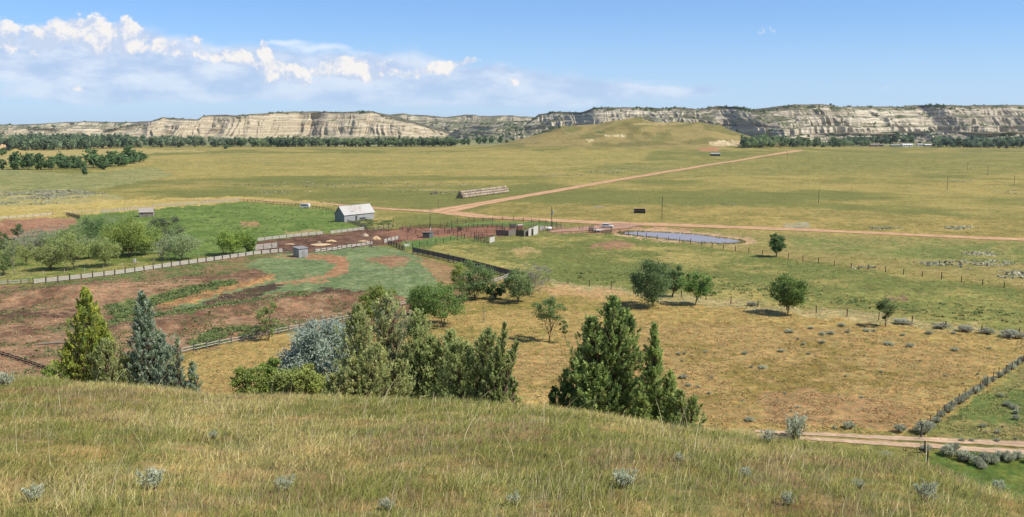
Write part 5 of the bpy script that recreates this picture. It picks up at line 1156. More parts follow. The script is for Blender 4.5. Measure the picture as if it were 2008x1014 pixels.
# generic ranch building
def house(px, py, wpx, hpx, label, wall, roof, depth_f=.45, cat='building', name='ranch_building', rz=0, door=True, pitch=.35):
    b_ = PF(px, py); k = mpp(b_); Lx = wpx * k; Hh = hpx * k; Wd = max(Lx * depth_f, 4); e = empty(name, b_ + Vector((0, Wd / 2, 0)), rz, label, cat)
    wh = Hh * (1 - pitch)
    MB().box((0, 0, wh / 2 - .2), (Lx, Wd, wh + .4)).obj('wall', wall, e)
    mb = MB(); x = Lx / 2 + .4; y = Wd / 2 + .5
    vs = [(-x, -y, wh - .1), (x, -y, wh - .1), (x, 0, Hh), (-x, 0, Hh), (-x, y, wh - .1), (x, y, wh - .1)]; vs2 = [(a, b2, c_ - .2) for a, b2, c_ in vs]
    mb.add(vs + vs2, [(0, 1, 2, 3), (3, 2, 5, 4), (0, 6, 7, 1), (4, 5, 11, 10), (6, 9, 8, 7), (9, 10, 11, 8), (0, 3, 9, 6), (3, 4, 10, 9), (1, 7, 8, 2), (2, 8, 11, 5)]); mb.obj('roof', roof, e)
    if door: MB().box((Lx * .15, -Wd / 2 - .03, min(1.2, wh * .4)), (Lx * .12, .06, min(2.2, wh * .75))).obj('door', M['wood_dark'], e)
    for xx in (-.32, -.12, .36): MB().box((Lx * xx, -Wd / 2 - .03, wh * .55), (Lx * .08, .06, wh * .35)).obj('window', M['glass'], e)
    return e
house(1715, 288, 16, 6, 'long brown ranch barn, leftmost of the distant buildings', M['wood_tan'], simple('brown_roof', (.24, .20, .18)))
house(1729, 287.5, 7, 4.5, 'small dark shed right of the long brown ranch barn', M['wood_dark'], M['wood_grey'])
house(1757, 287.2, 18, 3.5, 'low grey-roofed shed left of the white ranch house', M['wood_grey'], M['tin'])
house(1780, 288.0, 20, 6, 'bright white ranch house among the distant trees', M['white'], M['white'])
house(1804, 287.0, 11, 5.5, 'small white outbuilding right of the white ranch house', M['white'], M['tin'])
house(1824, 287.0, 20, 4.0, 'low pale machine shed right of the small white outbuilding', M['wood_grey'], M['white'])
house(1900, 289.0, 16, 4.5, 'grey house half hidden by trees, second from the right', M['wood_grey'], M['tin'])
house(1937, 290.0, 13, 6.5, 'brown-roofed house among trees, rightmost of the distant buildings', M['wood_tan'], simple('red_brown_roof', (.32, .20, .16)))
house(1403, 306, 18, 6, 'lone long shed with a pale roof at the foot of the middle hill', M['wood_dark'], M['tin'], .3, 'shed', 'cattle_shed', pitch=.3)

# ------------------------------------------------------------------ hay stack, individual round bales in a 3-2-1 pyramid
bm_ = bmesh.new(); bmesh.ops.create_cone(bm_, cap_ends=True, segments=18, radius1=.8, radius2=.8, depth=1.22)
bmesh.ops.rotate(bm_, verts=bm_.verts, matrix=Matrix.Rotation(R(90), 3, 'Y')); bmesh.ops.bevel(bm_, geom=[e for e in bm_.edges if len(e.link_faces) == 2 and e.calc_face_angle() > 1], offset=.09, segments=2, affect='EDGES')
for v_ in bm_.verts: v_.co.y *= 1 + .04 * math.sin(v_.co.z * 5); v_.co.z *= .97
bale_me = bpy.data.meshes.new('hay_bale'); bm_.to_mesh(bale_me); bm_.free(); bale_me.materials.append(M['hay']); bale_me2 = bale_me.copy(); bale_me2.materials[0] = M['hay_dark']
A = PF(907, 389.5); B = PF(998, 377.5); d, L, ang = dirs(A, B); nrm = Vector((-d.y, d.x, 0)); nb_ = int(L / 1.36)
rb = random.Random(2); first = None
for i in range(nb_):
    for (k, lvl) in ((-1, 0), (0, 0), (1, 0), (-.5, 1), (.5, 1), (0, 2)):
        if lvl == 0 and k == 0 and i > 0: continue       # buried inside the stack
        p = A + d * (i * 1.36 + rb.uniform(-.07, .07)) + nrm * (k * 1.62 + 1.6 + rb.uniform(-.05, .05)); z = H(p.x, p.y) + .76 + lvl * 1.36
        lb = {0: 'round hay bale in the bottom row of the long stack', 1: 'round hay bale in the second tier of the long stack', 2: 'round hay bale in the top row of the long stack'}[lvl]
        gp = {0: 'bottom-row bales of the hay stack', 1: 'second-tier bales of the hay stack', 2: 'top-row bales of the hay stack'}[lvl]
        if i == 0: lb = lb.replace('round hay bale', 'dark-faced bale') + ', at its left end face'; gp += ', end face'
        o = link('hay_bale', bale_me2 if (i == 0 or rb.random() < .25) else bale_me, None, (p.x, p.y, z), ang + rb.uniform(-.04, .04)); tag(o, lb, 'hay bale', gp)  # left end-face bales and a random few others take the darker hay
# hay piles
def pile(px, py, wpx, h, label, mat='straw', name='hay_pile'):
    b_ = PF(px, py); k = mpp(b_); w_ = wpx * k / 2; h *= 1.5; rg = np.random.default_rng(int(px)); vs = [(0, 0, h)]; fs = []; nr, ns = 5, 18
    for r_ in range(1, nr + 1):
        for s_ in range(ns):
            a = 2 * math.pi * s_ / ns; q = r_ / nr; j = 1 + .22 * math.sin(a * 3 + px) + .1 * rg.normal()
            vs.append((math.cos(a) * w_ * q * j, math.sin(a) * w_ * .8 * q * j, h * (1 - q ** 1.5) + .03 * rg.normal() * (q < 1) - (.12 if r_ == nr else 0)))
    for s_ in range(ns): fs.append((0, 1 + s_, 1 + (s_ + 1) % ns))
    for r_ in range(nr - 1):
        for s_ in range(ns): a = 1 + r_ * ns; fs.append((a + s_, a + ns + s_, a + ns + (s_ + 1) % ns, a + (s_ + 1) % ns))
    me = bpy.data.meshes.new(name); me.from_pydata(vs, [], fs); me.update(); me.materials.append(M[mat]); return tag(link(name, me, None, b_), label, 'hay pile')
pile(628, 480, 40, .25, 'wide flat spread of loose straw in the dark alley'); pile(650, 473, 22, .35, 'straw heap above the wide straw spread in the alley'); pile(626, 479, 11, .8, 'dark trampled hay lump in the wide straw spread', 'hay_dark')
pile(716, 463, 15, .7, 'hay heap by the upper alley fence', 'hay'); pile(713, 473, 22, .2, 'thin straw spread in the middle of the alley'); pile(738, 469, 17, .8, 'hay heap at the right mouth of the alley', 'straw'); pile(569, 479, 20, .15, 'faint straw scatter at the left of the alley')

# ------------------------------------------------------------------ poles
def pole(px, py, top, label, r=.14, cross=False, name='utility_pole', trans=False, mat='post'):
    b_ = PF(px, py); k = mpp(b_); hh = (py - top) * k; e = empty(name, b_, fr.uniform(-.5, .5), label, 'pole')
    MB().tube([(0, 0, -.4), (0, 0, hh)], [r, r * .75], 8).obj('shaft', M[mat], e)
    MB().tube([(0, 0, hh), (0, 0, hh + .14)], .05, 6).obj('insulator', M['white'], e)
    if cross: MB().box((0, 0, hh - .6), (1.8, .1, .12)).obj('crossarm', M['post'], e)
    if trans:
        MB().tube([(.5, 0, hh - 3.2), (.5, 0, hh - 1.9)], .30, 10).obj('transformer', M['tin'], e)
        MB().box((-.4, 0, hh - 3.4), (.5, .2, .35)).obj('meter_box', M['white'], e)
    return e
pole(1298, 430, 383, 'tallest thin pole, on the road verge above the pond'); pole(1605, 398.5, 370, 'thin pole alone in the field, between the tallest pole and the right group'); pole(1857, 373, 346.5, 'dark pole left of the three on the far right plain')
pole(1897, 333.5, 316, 'farthest pole of the three on the far right plain'); pole(1936.5, 344.5, 325, 'middle pole of the three on the far right plain'); pole(1988.5, 363.5, 344, 'rightmost pole of the three on the far right plain')
pole(1544, 310, 296, 'small distant pole beside the end of the branch road'); pole(1419, 306, 291, 'small distant pole right of the lone long shed')
pole(1081.6, 451, 404.5, 'pole carrying a grey transformer at the right end of the corrals', trans=True, mat='post'); pole(771.5, 446, 425, 'thin brown pole at the fence corner right of the barn', .1)
pole(860, 412, 391, 'thin wooden stake beside the junction, above the corrals', .07)
# yard light with a pump house
b_ = PF(841, 467); k = mpp(b_)
pl = empty('yard_light', PF(844, 465), 0, 'tall yard light pole behind the small pump house', 'light pole')
MB().tube([(0, 0, -.3), (0, 0, 3.6)], .12, 8).obj('lower_shaft', M['white'], pl); MB().tube([(0, 0, 3.6), (0, 0, 8.6)], .09, 8).obj('upper_shaft', M['post'], pl)
MB().tube([(0, 0, 8.4), (-.6, 0, 8.8), (-1.1, 0, 8.8)], .04, 6).obj('arm', M['chrome'], pl); MB().box((-1.2, 0, 8.74), (.5, .28, .14)).obj('lamp_head', M['glass_warm'], pl)
MB().box((.14, -.12, 2.3), (.4, .25, .7)).obj('fuse_box', M['tin'], pl)
ph = empty('pump_house', b_ + Vector((-.6, 1.4, 0)), 0, 'small pump house with a black left side and grey right side under the yard light', 'shed')
mb = MB(); planks(mb, 2.4, 1.9, -1.7, -1.0, 'x', 9); mb.obj('wall', M['wood_dark'], ph); mb = MB(); planks(mb, 1.2, 2.1, .75, -1.02, 'x', 4); mb.obj('front_panel', M['tin'], ph)
for (x, y, w1, w2) in ((-1.7, .0, .06, 1.95), (1.93, .0, .06, 1.95), (.1, 1.0, 3.6, .06)): MB().box((x, y, .95), (w1, w2, 1.9)).obj('wall', M['wood_grey'], ph)
MB().box((.1, 0, 2.02), (4.0, 2.3, .1)).obj('roof', M['wood_grey'], ph)

# ------------------------------------------------------------------ vehicles and machines
def wheel(parent, loc, r=.37, w=.24, mat='black'):
    m_ = MB().tube([(0, -w / 2, 0), (0, w / 2, 0)], r, 18); wh = m_.obj('wheel', M[mat], parent, loc); 
    MB().tube([(0, -w / 2 - .012, 0), (0, w / 2 + .012, 0)], r * .58, 12).obj('rim', M['chrome'], wh); return wh
def extrude_profile(prof, w0, w1=None, zs=None):
    """prof: (x,z) side profile; w(z) half width"""
    mb = MB(); n = len(prof); vs = []
    for sgn in (-1, 1):
        for (x, z) in prof: vs.append((x, sgn * (w0 if w1 is None else (w0 + (w1 - w0) * max(0, min(1, (z - zs[0]) / (zs[1] - zs[0]))))), z))
    fs = [tuple(range(n)), tuple(range(2 * n - 1, n - 1, -1))] + [(i, i + n, (i + 1) % n + n, (i + 1) % n) for i in range(n)]
    return mb.add(vs, fs)
b_ = PF(1191, 447.2)
suv = empty('parked_suv', b_, R(-14), 'white sport utility vehicle parked on the dirt yard above the loading pens', 'car')
body = extrude_profile([(-2.35,.42),(-2.42,.75),(-2.36,1.12),(-2.2,1.18),(1.0,1.13),(2.15,1.0),(2.38,.88),(2.42,.45),(2.2,.36),(-2.2,.36)], .93).obj('body', M['white'], suv)
extrude_profile([(-2.25,1.16),(-2.05,1.76),(-1.85,1.83),(.15,1.83),(.38,1.76),(1.05,1.13)], .90, .74, (1.16, 1.83)).obj('cabin', M['white'], suv)
g_ = MB()
for s_ in (-1, 1):
    for (x0, x1, x2, x3) in ((-1.95,-1.1,-1.15,-1.85),(-1.0,-.2,-.2,-1.0),(-.1,.80,.28,-.1)):
        g_.add([(x0, s_*.905, 1.22), (x1, s_*.905, 1.22), (x2, s_*.785, 1.70), (x3, s_*.785, 1.70)], [(0, 1, 2, 3)])
g_.obj('side_windows', M['glass'], suv)
MB().add([(.98, -.8, 1.17), (.98, .8, 1.17), (.42, .66, 1.74), (.42, -.66, 1.74)], [(0, 1, 2, 3)]).obj('windscreen', M['glass'], suv, (.03, 0, .02))
MB().add([(-2.25, -.8, 1.22), (-2.25, .8, 1.22), (-2.07, .66, 1.70), (-2.07, -.66, 1.70)], [(0, 1, 2, 3)]).obj('rear_window', M['glass'], suv, (-.03, 0, 0))
for sx_ in (-1.42, 1.48):
    for sy_ in (-.86, .86): wheel(suv, (sx_, sy_, .37))
for sy_ in (-.68, .68): MB().box((2.37, sy_, .8), (.12, .36, .17)).obj('headlight', M['glass_warm'], suv); MB().box((-2.40, sy_ * 1.1, .95), (.08, .18, .34)).obj('tail_light', M['red'], suv)
MB().box((2.42, 0, .5), (.12, 1.7, .2)).obj('bumper', M['chrome'], suv); MB().box((-2.42, 0, .5), (.12, 1.7, .2)).obj('bumper', M['chrome'], suv)
for sy_ in (-1.02, 1.02): MB().box((.75, sy_, 1.2), (.16, .18, .14)).obj('mirror', M['white'], suv)
# loading pens beside it
panel('loading_pen', 1154.5, 456, 1168, 457.5, 1.7, 'dark plank loading pen side, left of the flatbed trailer', 'wood_dark', 'pen', 4, .55)
panel('loading_pen', 1155, 452.5, 1164, 451.5, 1.7, 'back plank side of the left loading pen', 'wood_dark', 'pen', 4, .55)
panel('loading_pen', 1179.5, 457, 1198, 458, 1.15, 'dark plank loading pen side in front of the white vehicle', 'wood_dark', 'pen', 4, .55)
tr = empty('flatbed_trailer', PF(1173, 455.8), R(6), 'pale flatbed trailer between the two loading pens', 'trailer')
MB().box((0, .6, .85), (4.2, 2.0, .14)).obj('deck', M['white'], tr); MB().box((-2.0, .6, 1.3), (.08, 2.0, .8)).obj('headboard', M['white'], tr)
for x in (-.6, .4):
    for y in (-.35, 1.55): wheel(tr, (x, y, .36), .35, .2)
MB().box((2.7, .6, .7), (1.4, .12, .12)).obj('tongue', M['chrome'], tr)
fence('gate_posts', [(1136,451.5),(1143,451)], 'two little gate posts left of the loading pens', 1.8, 1.6, .07, 'post', [(.7,.05,.08),(1.3,.05,.08)], 'wood_grey', cat='gate')
# camper by the upper road
cp_ = empty('camper_trailer', PF(598.5, 408.3), R(-8), 'small white camper trailer parked by the road above the pasture', 'trailer')
extrude_profile([(-2.3,.5),(-2.45,1.2),(-2.2,2.25),(2.1,2.35),(2.4,1.6),(2.3,.5)], 1.05).obj('body', M['white'], cp_)
MB().box((-.3, -1.07, 1.65), (2.9, .05, .55)).obj('window', M['glass'], cp_); MB().box((1.7, -1.07, 1.25), (.6, .05, 1.4)).obj('door', M['tin'], cp_)
for y in (-1.0, 1.0): wheel(cp_, (0, y, .35), .34, .2)
MB().box((2.9, 0, .55), (1.2, .1, .1)).obj('tongue', M['chrome'], cp_)
# white tank & small trailer by the transformer pole
tk = empty('water_tank', PF(1075, 452), 0, 'white round-ended water tank by the transformer pole', 'tank')
MB().tube([(-1.35, 0, .85), (-1.2, 0, .85), (1.2, 0, .85), (1.35, 0, .85)], [.45, .62, .62, .45], 14).obj('tank', M['white'], tk, smooth=True); MB().box((0, 0, .2), (2.2, .9, .3)).obj('cradle', M['wood_dark'], tk)
panel('squeeze_chute', 1059, 452.5, 1066, 451.5, 1.6, 'small pale squeeze chute left of the water tank', 'tin', 'chute', 5)
# machine beside the road: covered feeder with pale ends
fd = empty('cattle_feeder', PF(1254, 418), R(-3), 'dark covered cattle feeder with pale rounded ends on the field above the road', 'feeder')
extrude_profile([(-2.55,.35),(-2.55,1.1),(2.55,1.1),(2.55,.35)], .75).obj('trough', M['black'], fd)
extrude_profile([(-2.5,1.25),(-2.5,2.05),(2.5,2.05),(2.5,1.25)], .25, .6, (1.25, 2.05)).obj('hopper', M['pipe_dark'], fd)
MB().box((0, 0, 2.16), (5.5, 1.7, .1)).obj('roof', M['wood_tan'], fd)
for s_ in (-1, 1):
    pr_ = [(.95 * math.cos(a) , 1.05 + 1.0 * math.sin(a)) for a in [math.pi * (k / 10) for k in range(11)]] + [(-.95, .1), (.95, .1)]
    mb = MB(); n = len(pr_); vs = [(s_ * 2.68, y, z) for y, z in pr_] + [(s_ * 2.78, y, z) for y, z in pr_]; mb.add(vs, [tuple(range(n)), tuple(range(2 * n - 1, n - 1, -1))] + [(i, i + n, (i + 1) % n + n, (i + 1) % n) for i in range(n)]); mb.obj('end_plate', simple('pale_green_steel', (.46, .47, .38), .6, .25, 2), fd)
MB().box((0, -.7, .16), (5.6, .14, .16)).obj('skid', M['wood_dark'], fd); MB().box((0, .7, .16), (5.6, .14, .16)).obj('skid', M['wood_dark'], fd)
# pipe frame rack
rk = empty('pipe_rack', PF(1562, 446.5), R(-3), 'white pipe frame rack standing on the verge of the road', 'pipe frame')
k = 1.0; Lr = 9.6
for y in (-1.1, 1.1):
    mb = MB()
    for z in (.25, .75, 1.5 if y > 0 else 1.2): mb.tube([(-Lr / 2, y, z), (Lr / 2, y, z)], .055, 6)
    for x in np.linspace(-Lr / 2, Lr / 2, 7): mb.tube([(x, y, 0), (x, y, 1.5 if y > 0 else 1.2)], .05, 6)
    mb.tube([(0, y, .25), (Lr / 2, y, 1.9)], .05, 6); mb.tube([(-.2, y, 1.95), (Lr / 2 - .3, y, 1.95)], .05, 6); mb.tube([(-.2, y, 0), (-.2, y, 1.95)], .05, 6); mb.tube([(Lr / 2 - .3, y, 1.95), (Lr / 2 + .3, y, .1)], .05, 6)
    mb.obj('side_frame', M['pipe_white'], rk)
for x in (-Lr / 2, -Lr / 4, 0, Lr / 4, Lr / 2): MB().tube([(x, -1.1, .75), (x, 1.1, .75)], .045, 6).obj('crossbar', M['pipe_white'], rk)
# old implement left of the hay stack, rail pile left of the feeder
im = empty('farm_implement', PF(851, 381.5), R(5), 'small rusty farm implement standing in the field left of the hay stack', 'implement')
MB().box((0, 0, .6), (3.6, .2, .2)).box((0, 1.2, .6), (3.6, .15, .15)).box((-1.6, .6, .6), (.15, 1.3, .15)).box((1.6, .6, .6), (.15, 1.3, .15)).box((.3, .5, 1.1), (1.3, .9, .8)).obj('frame', M['wood_grey'], im)
for x in (-1.7, 1.7): wheel(im, (x, .6, .55), .55, .15, 'rust')
lr = empty('pole_pile', PF(1176, 407), R(2), 'low pile of grey poles lying in the field left of the feeder', 'pole pile')
for i in range(5): MB().tube([(-3.2 + i * .3, i * .22, .12 + .1 * (i % 2)), (3.0 - i * .4, i * .2 + .3, .14 + .1 * (i % 2))], .09, 6).obj('log', M['wood_pale'], lr)
# cattle-yard odds and ends
cr = empty('concrete_stone', PF(264, 516), 0, 'pale upright stone in the grass at the front of the orchard', 'stone'); MB().box((0, 0, .6), (.7, .5, 1.5)).obj('slab', M['wood_pale'], cr); MB().box((.75, .1, .3), (.8, .3, .2), .2).obj('ledge', M['straw'], cr)
lg = empty('fallen_log', PF(108, 675), R(12), 'grey fallen log lying on the brown corral dirt', 'log'); MB().tube([(-3.2, 0, .15), (0, .2, .28), (2.8, 0, .22)], [.1, .17, .12], 7).obj('trunk', M['bark_pale'], lg); MB().tube([(.3, .2, .3), (1.4, .9, .8)], [.08, .03], 5).obj('branch', M['bark_pale'], lg)
# ------------------------------------------------------------------ tufts of grass and weeds on the flats (real small geometry)
rng = np.random.default_rng(77)
def tufts(name, x, y, z, hgt, wid, cols, label, cat, blades=3, mat='blade', lean=.45):
    n = len(x); nb = n * blades; i = np.repeat(np.arange(n), blades)
    r_ = wid[i]; ox = rng.normal(size=nb) * r_ * .35; oy = rng.normal(size=nb) * r_ * .35
    b0 = np.stack([x[i] + ox, y[i] + oy, z[i] - .04], 1)
    a = rng.random(nb) * math.pi; hh = hgt[i] * (.6 + .6 * rng.random(nb)); w_ = r_ * (.30 + .3 * rng.random(nb))
    s = np.stack([np.cos(a), np.sin(a), 0 * a], 1) * w_[:, None] * .5
    ln = rng.normal(size=(nb, 2)) * lean * hh[:, None]; tip = b0 + np.stack([ln[:, 0], ln[:, 1], hh], 1); mid = b0 * .5 + tip * .5 + np.stack([-ln[:, 0] * .15, -ln[:, 1] * .15, hh * .08], 1)
    V_ = np.stack([b0 - s * .7, b0 + s * .7, mid + s, mid - s, tip + s * .35, tip - s * .35], 1).reshape(-1, 3); q = np.arange(nb)[:, None] * 6
    f = np.concatenate([q + np.array([[0, 1, 2, 3]]), q + np.array([[3, 2, 4, 5]])])
    cc = cols[i] * (.8 + .4 * rng.random((nb, 1)))
    o = link(name, npmesh(name, V_, f, M[mat], np.repeat(cc, 6, 0))); tag(o, label, cat, kind='stuff'); return o
def scatter_view(n, py0, py1, px0=-250, px1=2260, power=1.0):
    px = px0 + (px1 - px0) * rng.random(n); py = py0 + (py1 - py0) * rng.random(n) ** power
    dx, dy, dz = ray(px, py); t = -CAM_Z / dz; return dx * t, dy * t, px, py
# general pasture tufts
x, y, px, py = scatter_view(230000, 440, 905)
z = hfun(x, y); k = np.sqrt(x * x + y * y) / F
keep = ~inpoly(px, py, [(1200,449),(1300,451),(1470,468),(1480,482),(1380,484),(1200,466)]) & (z < 9)
keep &= ~(inpoly(px, py, [(505,474),(725,450),(870,444),(1010,444),(1010,460),(800,472),(735,484),(550,499)]) & (rng.random(len(x)) < .9))
dirt = inpoly(px, py, [(-400,575),(0,562),(150,556),(545,494),(735,484),(806,492),(960,543),(860,598),(700,646),(360,692),(150,760),(-400,800)])
keep &= ~(dirt & (rng.random(len(x)) < .75))
rd = np.abs(py - np.interp(px, [480,600,740,880,1100,1300,1500,2008], [392,398,408,418,433,441,448,470])) < 6; keep &= ~rd
trk = np.abs(py - np.interp(px, [1480,1600,1850,2008,2500], [850,857,871,880,915])) < np.interp(px, [1480, 2500], [9, 17]); keep &= ~(trk & (rng.random(len(x)) < .93)); keep &= ~((px > 1080) & (px < 1240) & (py < 459))
keep &= ~(inpoly(px, py, [(150,425),(470,396),(655,412),(672,438),(730,448),(505,474),(440,500),(330,500),(250,450)]) & (rng.random(len(x)) < .85))
x, y, z, px, py, k = x[keep], y[keep], z[keep], px[keep], py[keep], k[keep]
gc = ground_color(x, y, z)
cl = fbm(x / 2.2, y / 2.2, 3, 201, .7); s_ = cl > .47
x, y, z, k, gc, cl = x[s_], y[s_], z[s_], k[s_], gc[s_], cl[s_]
n = len(x); var = (.75 + .55 * rng.random((n, 1))); strawy = rng.random(n) < .35
gc = gc * var * 1.25; gc[strawy] = gc[strawy] * .45 + np.array([.46, .37, .17]) * .55
tufts('pasture_grass', x, y, z, .07 + .09 * rng.random(n) + k * .22, .22 + k * .9 + .2 * rng.random(n), gc, 'short tufted grass over the pastures and fields', 'grass', 3)
# taller green weeds in the lower corral and along fences
W_ = []
for poly, n_ in (([(205,600),(290,585),(380,562),(460,550),(465,556),(390,575),(320,592),(240,625),(215,620)], 1500), ([(215,628),(330,612),(430,597),(520,585),(600,572),(610,577),(520,597),(420,612),(300,628),(225,640)], 800), ([(370,672),(420,645),(520,640),(560,636),(560,648),(480,662),(380,688)], 700), ([(1100,530),(1400,540),(1560,575),(1900,600),(2008,620),(2008,645),(1500,585),(1150,555)], 900), ([(680,428),(770,432),(765,440),(740,441),(715,444),(690,436)], 500), ([(250,420),(470,398),(650,415),(660,435),(500,470),(440,500),(400,480),(420,440)], 350)):
    xs = [p[0] for p in poly]; ys = [p[1] for p in poly]
    qx = min(xs) + (max(xs) - min(xs)) * rng.random(n_ * 3); qy = min(ys) + (max(ys) - min(ys)) * rng.random(n_ * 3); m_ = inpoly(qx, qy, poly); dx, dy, dz = ray(qx[m_], qy[m_]); t_ = -CAM_Z / dz; W_.append(np.stack([dx * t_, dy * t_], 1))
W_ = np.concatenate(W_); cl = fbm(W_[:, 0] / 3, W_[:, 1] / 3, 2, 207); W_ = W_[cl > .42]; n = len(W_)
tufts('green_weeds', W_[:, 0], W_[:, 1], hfun(W_[:, 0], W_[:, 1]), .20 + .26 * rng.random(n), .5 + .5 * rng.random(n), pal(rng, n, [(.12,.165,.058),(.155,.19,.07),(.09,.13,.045)], .25), 'rank green weeds in the corral hollows and pasture', 'weeds', 6)
cx_, cy_, qx, qy = scatter_view(26000, 492, 735, -60, 1000); m_ = inpoly(qx, qy, [(-60,575),(66,560),(440,512),(430,560),(560,575),(720,572),(700,646),(560,650),(360,692),(150,760),(-60,760)]); cx_, cy_ = cx_[m_], cy_[m_]
f_ = fbm(cx_ / 7, cy_ / 7, 3, 221); a_ = f_ > .53; n = int(a_.sum())
tufts('corral_weeds', cx_[a_], cy_[a_], hfun(cx_[a_], cy_[a_]), .10 + .22 * rng.random(n), .3 + .4 * rng.random(n), pal(rng, n, [(.11,.15,.055),(.15,.18,.07),(.20,.19,.09)], .25), 'thin scattered weeds over the trampled corral', 'weeds', 4)
b_i = (f_ < .47) & (rng.random(len(f_)) < .35); X_, Y_ = cx_[b_i], cy_[b_i]; n = len(X_); s_ = .07 + .16 * rng.random(n) ** 2; Z_ = hfun(X_, Y_) + s_ * .3
O_ = np.array([(1,0,0),(0,1,0),(-1,0,0),(0,-1,0),(0,0,1),(0,0,-1)], float); Vc_ = (np.stack([X_, Y_, Z_], 1)[:, None, :] + O_[None] * s_[:, None, None] * (.6 + .8 * rng.random((n, 6, 1)))).reshape(-1, 3)
Fo = np.array([(0,1,4),(1,2,4),(2,3,4),(3,0,4),(1,0,5),(2,1,5),(3,2,5),(0,3,5)]); Fc_ = (np.arange(n)[:, None, None] * 6 + Fo[None]).reshape(-1, 3)
tag(link('soil_clods', npmesh('soil_clods', Vc_, Fc_, M['ground'], np.repeat(pal(rng, n, [(.30,.20,.14),(.20,.125,.09),(.36,.27,.19)], .2), 6, 0))), 'clods and stones strewn over the corral dirt', 'clods', kind='stuff')
# far sagebrush patches
SG = [(.17,.18,.13),(.22,.225,.165),(.12,.13,.095)]
px_c = lambda q: q < 900
P_ = []
for (cx, cy, rx, ry, n_) in [q_ for q_ in [(60,382,100,9,1500),(120,378,70,6,700),(30,398,70,6,600),(1985,376,40,4,300),(1250,332,55,3,350),(1195,337,30,3,150),(1100,345,40,3,200),(1870,355,30,3,160),(1880,448,26,3,150),(1815,447,35,3,150),(1735,448,30,3,110),(1925,498,32,4,120),(1832,518,26,4,120),(1935,520,60,10,300),(1990,540,30,8,160),(1700,525,30,3,40),(560,378,50,3,90),(850,377,60,4,120),(700,362,200,6,260),(1430,402,20,2,30),(1500,330,60,3,50)]]:
    rx *= 1.25; n_ = int(n_ * (.8 if px_c(cx) else .35))
    a = rng.random(n_) * 6.28; r_ = rng.random(n_) ** .6; dx, dy, dz = ray(cx + np.cos(a) * r_ * rx, cy + np.sin(a) * r_ * ry); t_ = -CAM_Z / dz; P_.append(np.stack([dx * t_, dy * t_], 1))
P_ = np.concatenate(P_); P_ = P_[fbm(P_[:, 0] / 9, P_[:, 1] / 9, 2, 208) > .44]; n = len(P_)
tufts('sagebrush_patches', P_[:, 0], P_[:, 1], hfun(P_[:, 0], P_[:, 1]), .30 + .35 * rng.random(n), 1.0 + .8 * rng.random(n), pal(rng, n, [(.20,.20,.135),(.25,.245,.175),(.16,.165,.11)], .2) * 1.45, 'low grey sagebrush in patches on the far plain', 'sagebrush', 5)
# reedy rim of the pond
rp = []
for i in range(len(pw)):
    a, b2 = pw[i], pw[(i + 1) % len(pw)]
    for q in range(5): t_ = rng.random(); rp.append((a[0] + (b2[0] - a[0]) * t_ + rng.normal() * .5, a[1] + (b2[1] - a[1]) * t_ + rng.normal() * 1.0))
rp = np.array(rp); n = len(rp); tufts('pond_rim_grass', rp[:, 0], rp[:, 1], hfun(rp[:, 0], rp[:, 1]), .2 + .3 * rng.random(n), .5 + .4 * rng.random(n), pal(rng, n, [(.17,.16,.07),(.12,.14,.05),(.25,.2,.1)], .2), 'sparse grass tufts round the pond rim', 'grass', 4)

# ------------------------------------------------------------------ individual sagebrush bushes
def sage_tpl(seed, r=.6, h=.8, nleaf=1600, leaf=.06, cols=SG, wispy=False):
    rg = np.random.default_rng(seed); mb = MB(); T_ = []
    for i in range(26):
        a = rg.random() * 6.28; q = rg.random() ** .6; tip = np.array([math.cos(a) * r * q, math.sin(a) * r * q, h * ((.45 + .6 * rg.random()) if wispy else (.95 - .5 * q * q) * (.75 + .35 * rg.random()))]); limb(mb, (0, 0, -.05), tip, .018, .005, rg, .2, 3); T_.append(tip)
    T_ = np.array(T_); ci = rg.integers(0, len(T_), nleaf); s_ = rg.random(nleaf)[:, None] ** .6
    L = T_[ci] * (.45 + .6 * s_) + rg.normal(size=(nleaf, 3)) * r * (.09 if wispy else .11); L[:, 2] = np.maximum(L[:, 2], .03)
    V_, f = quads_at(L, T_[ci] + rg.normal(size=(nleaf, 3)) * .35, leaf * .32 * (.6 + .8 * rg.random(nleaf)), leaf * .85 * (.6 + .8 * rg.random(nleaf)), rg)
    return mb.mesh('stem', M['bark']), npmesh('foliage', V_, f, M['leaf'], np.repeat(pal(rg, len(T_), cols, .15)[ci] * (.8 + .4 * rg.random((nleaf, 1))), 6, 0))
ST = [sage_tpl(500 + i) for i in range(4)]; STD = [sage_tpl(520 + i, cols=[(.15,.155,.115),(.12,.12,.09),(.19,.185,.15)]) for i in range(2)]
def sage(p, r, h, label, group, i, tpls=ST):
    t_ = tpls[i % len(tpls)]; e = empty('sagebrush', p, rnd.random() * 6.28, label, 'bush', group); e.scale = (r / .6, r / .6, h / .8); link('stem', t_[0], e); link('foliage', t_[1], e); return e
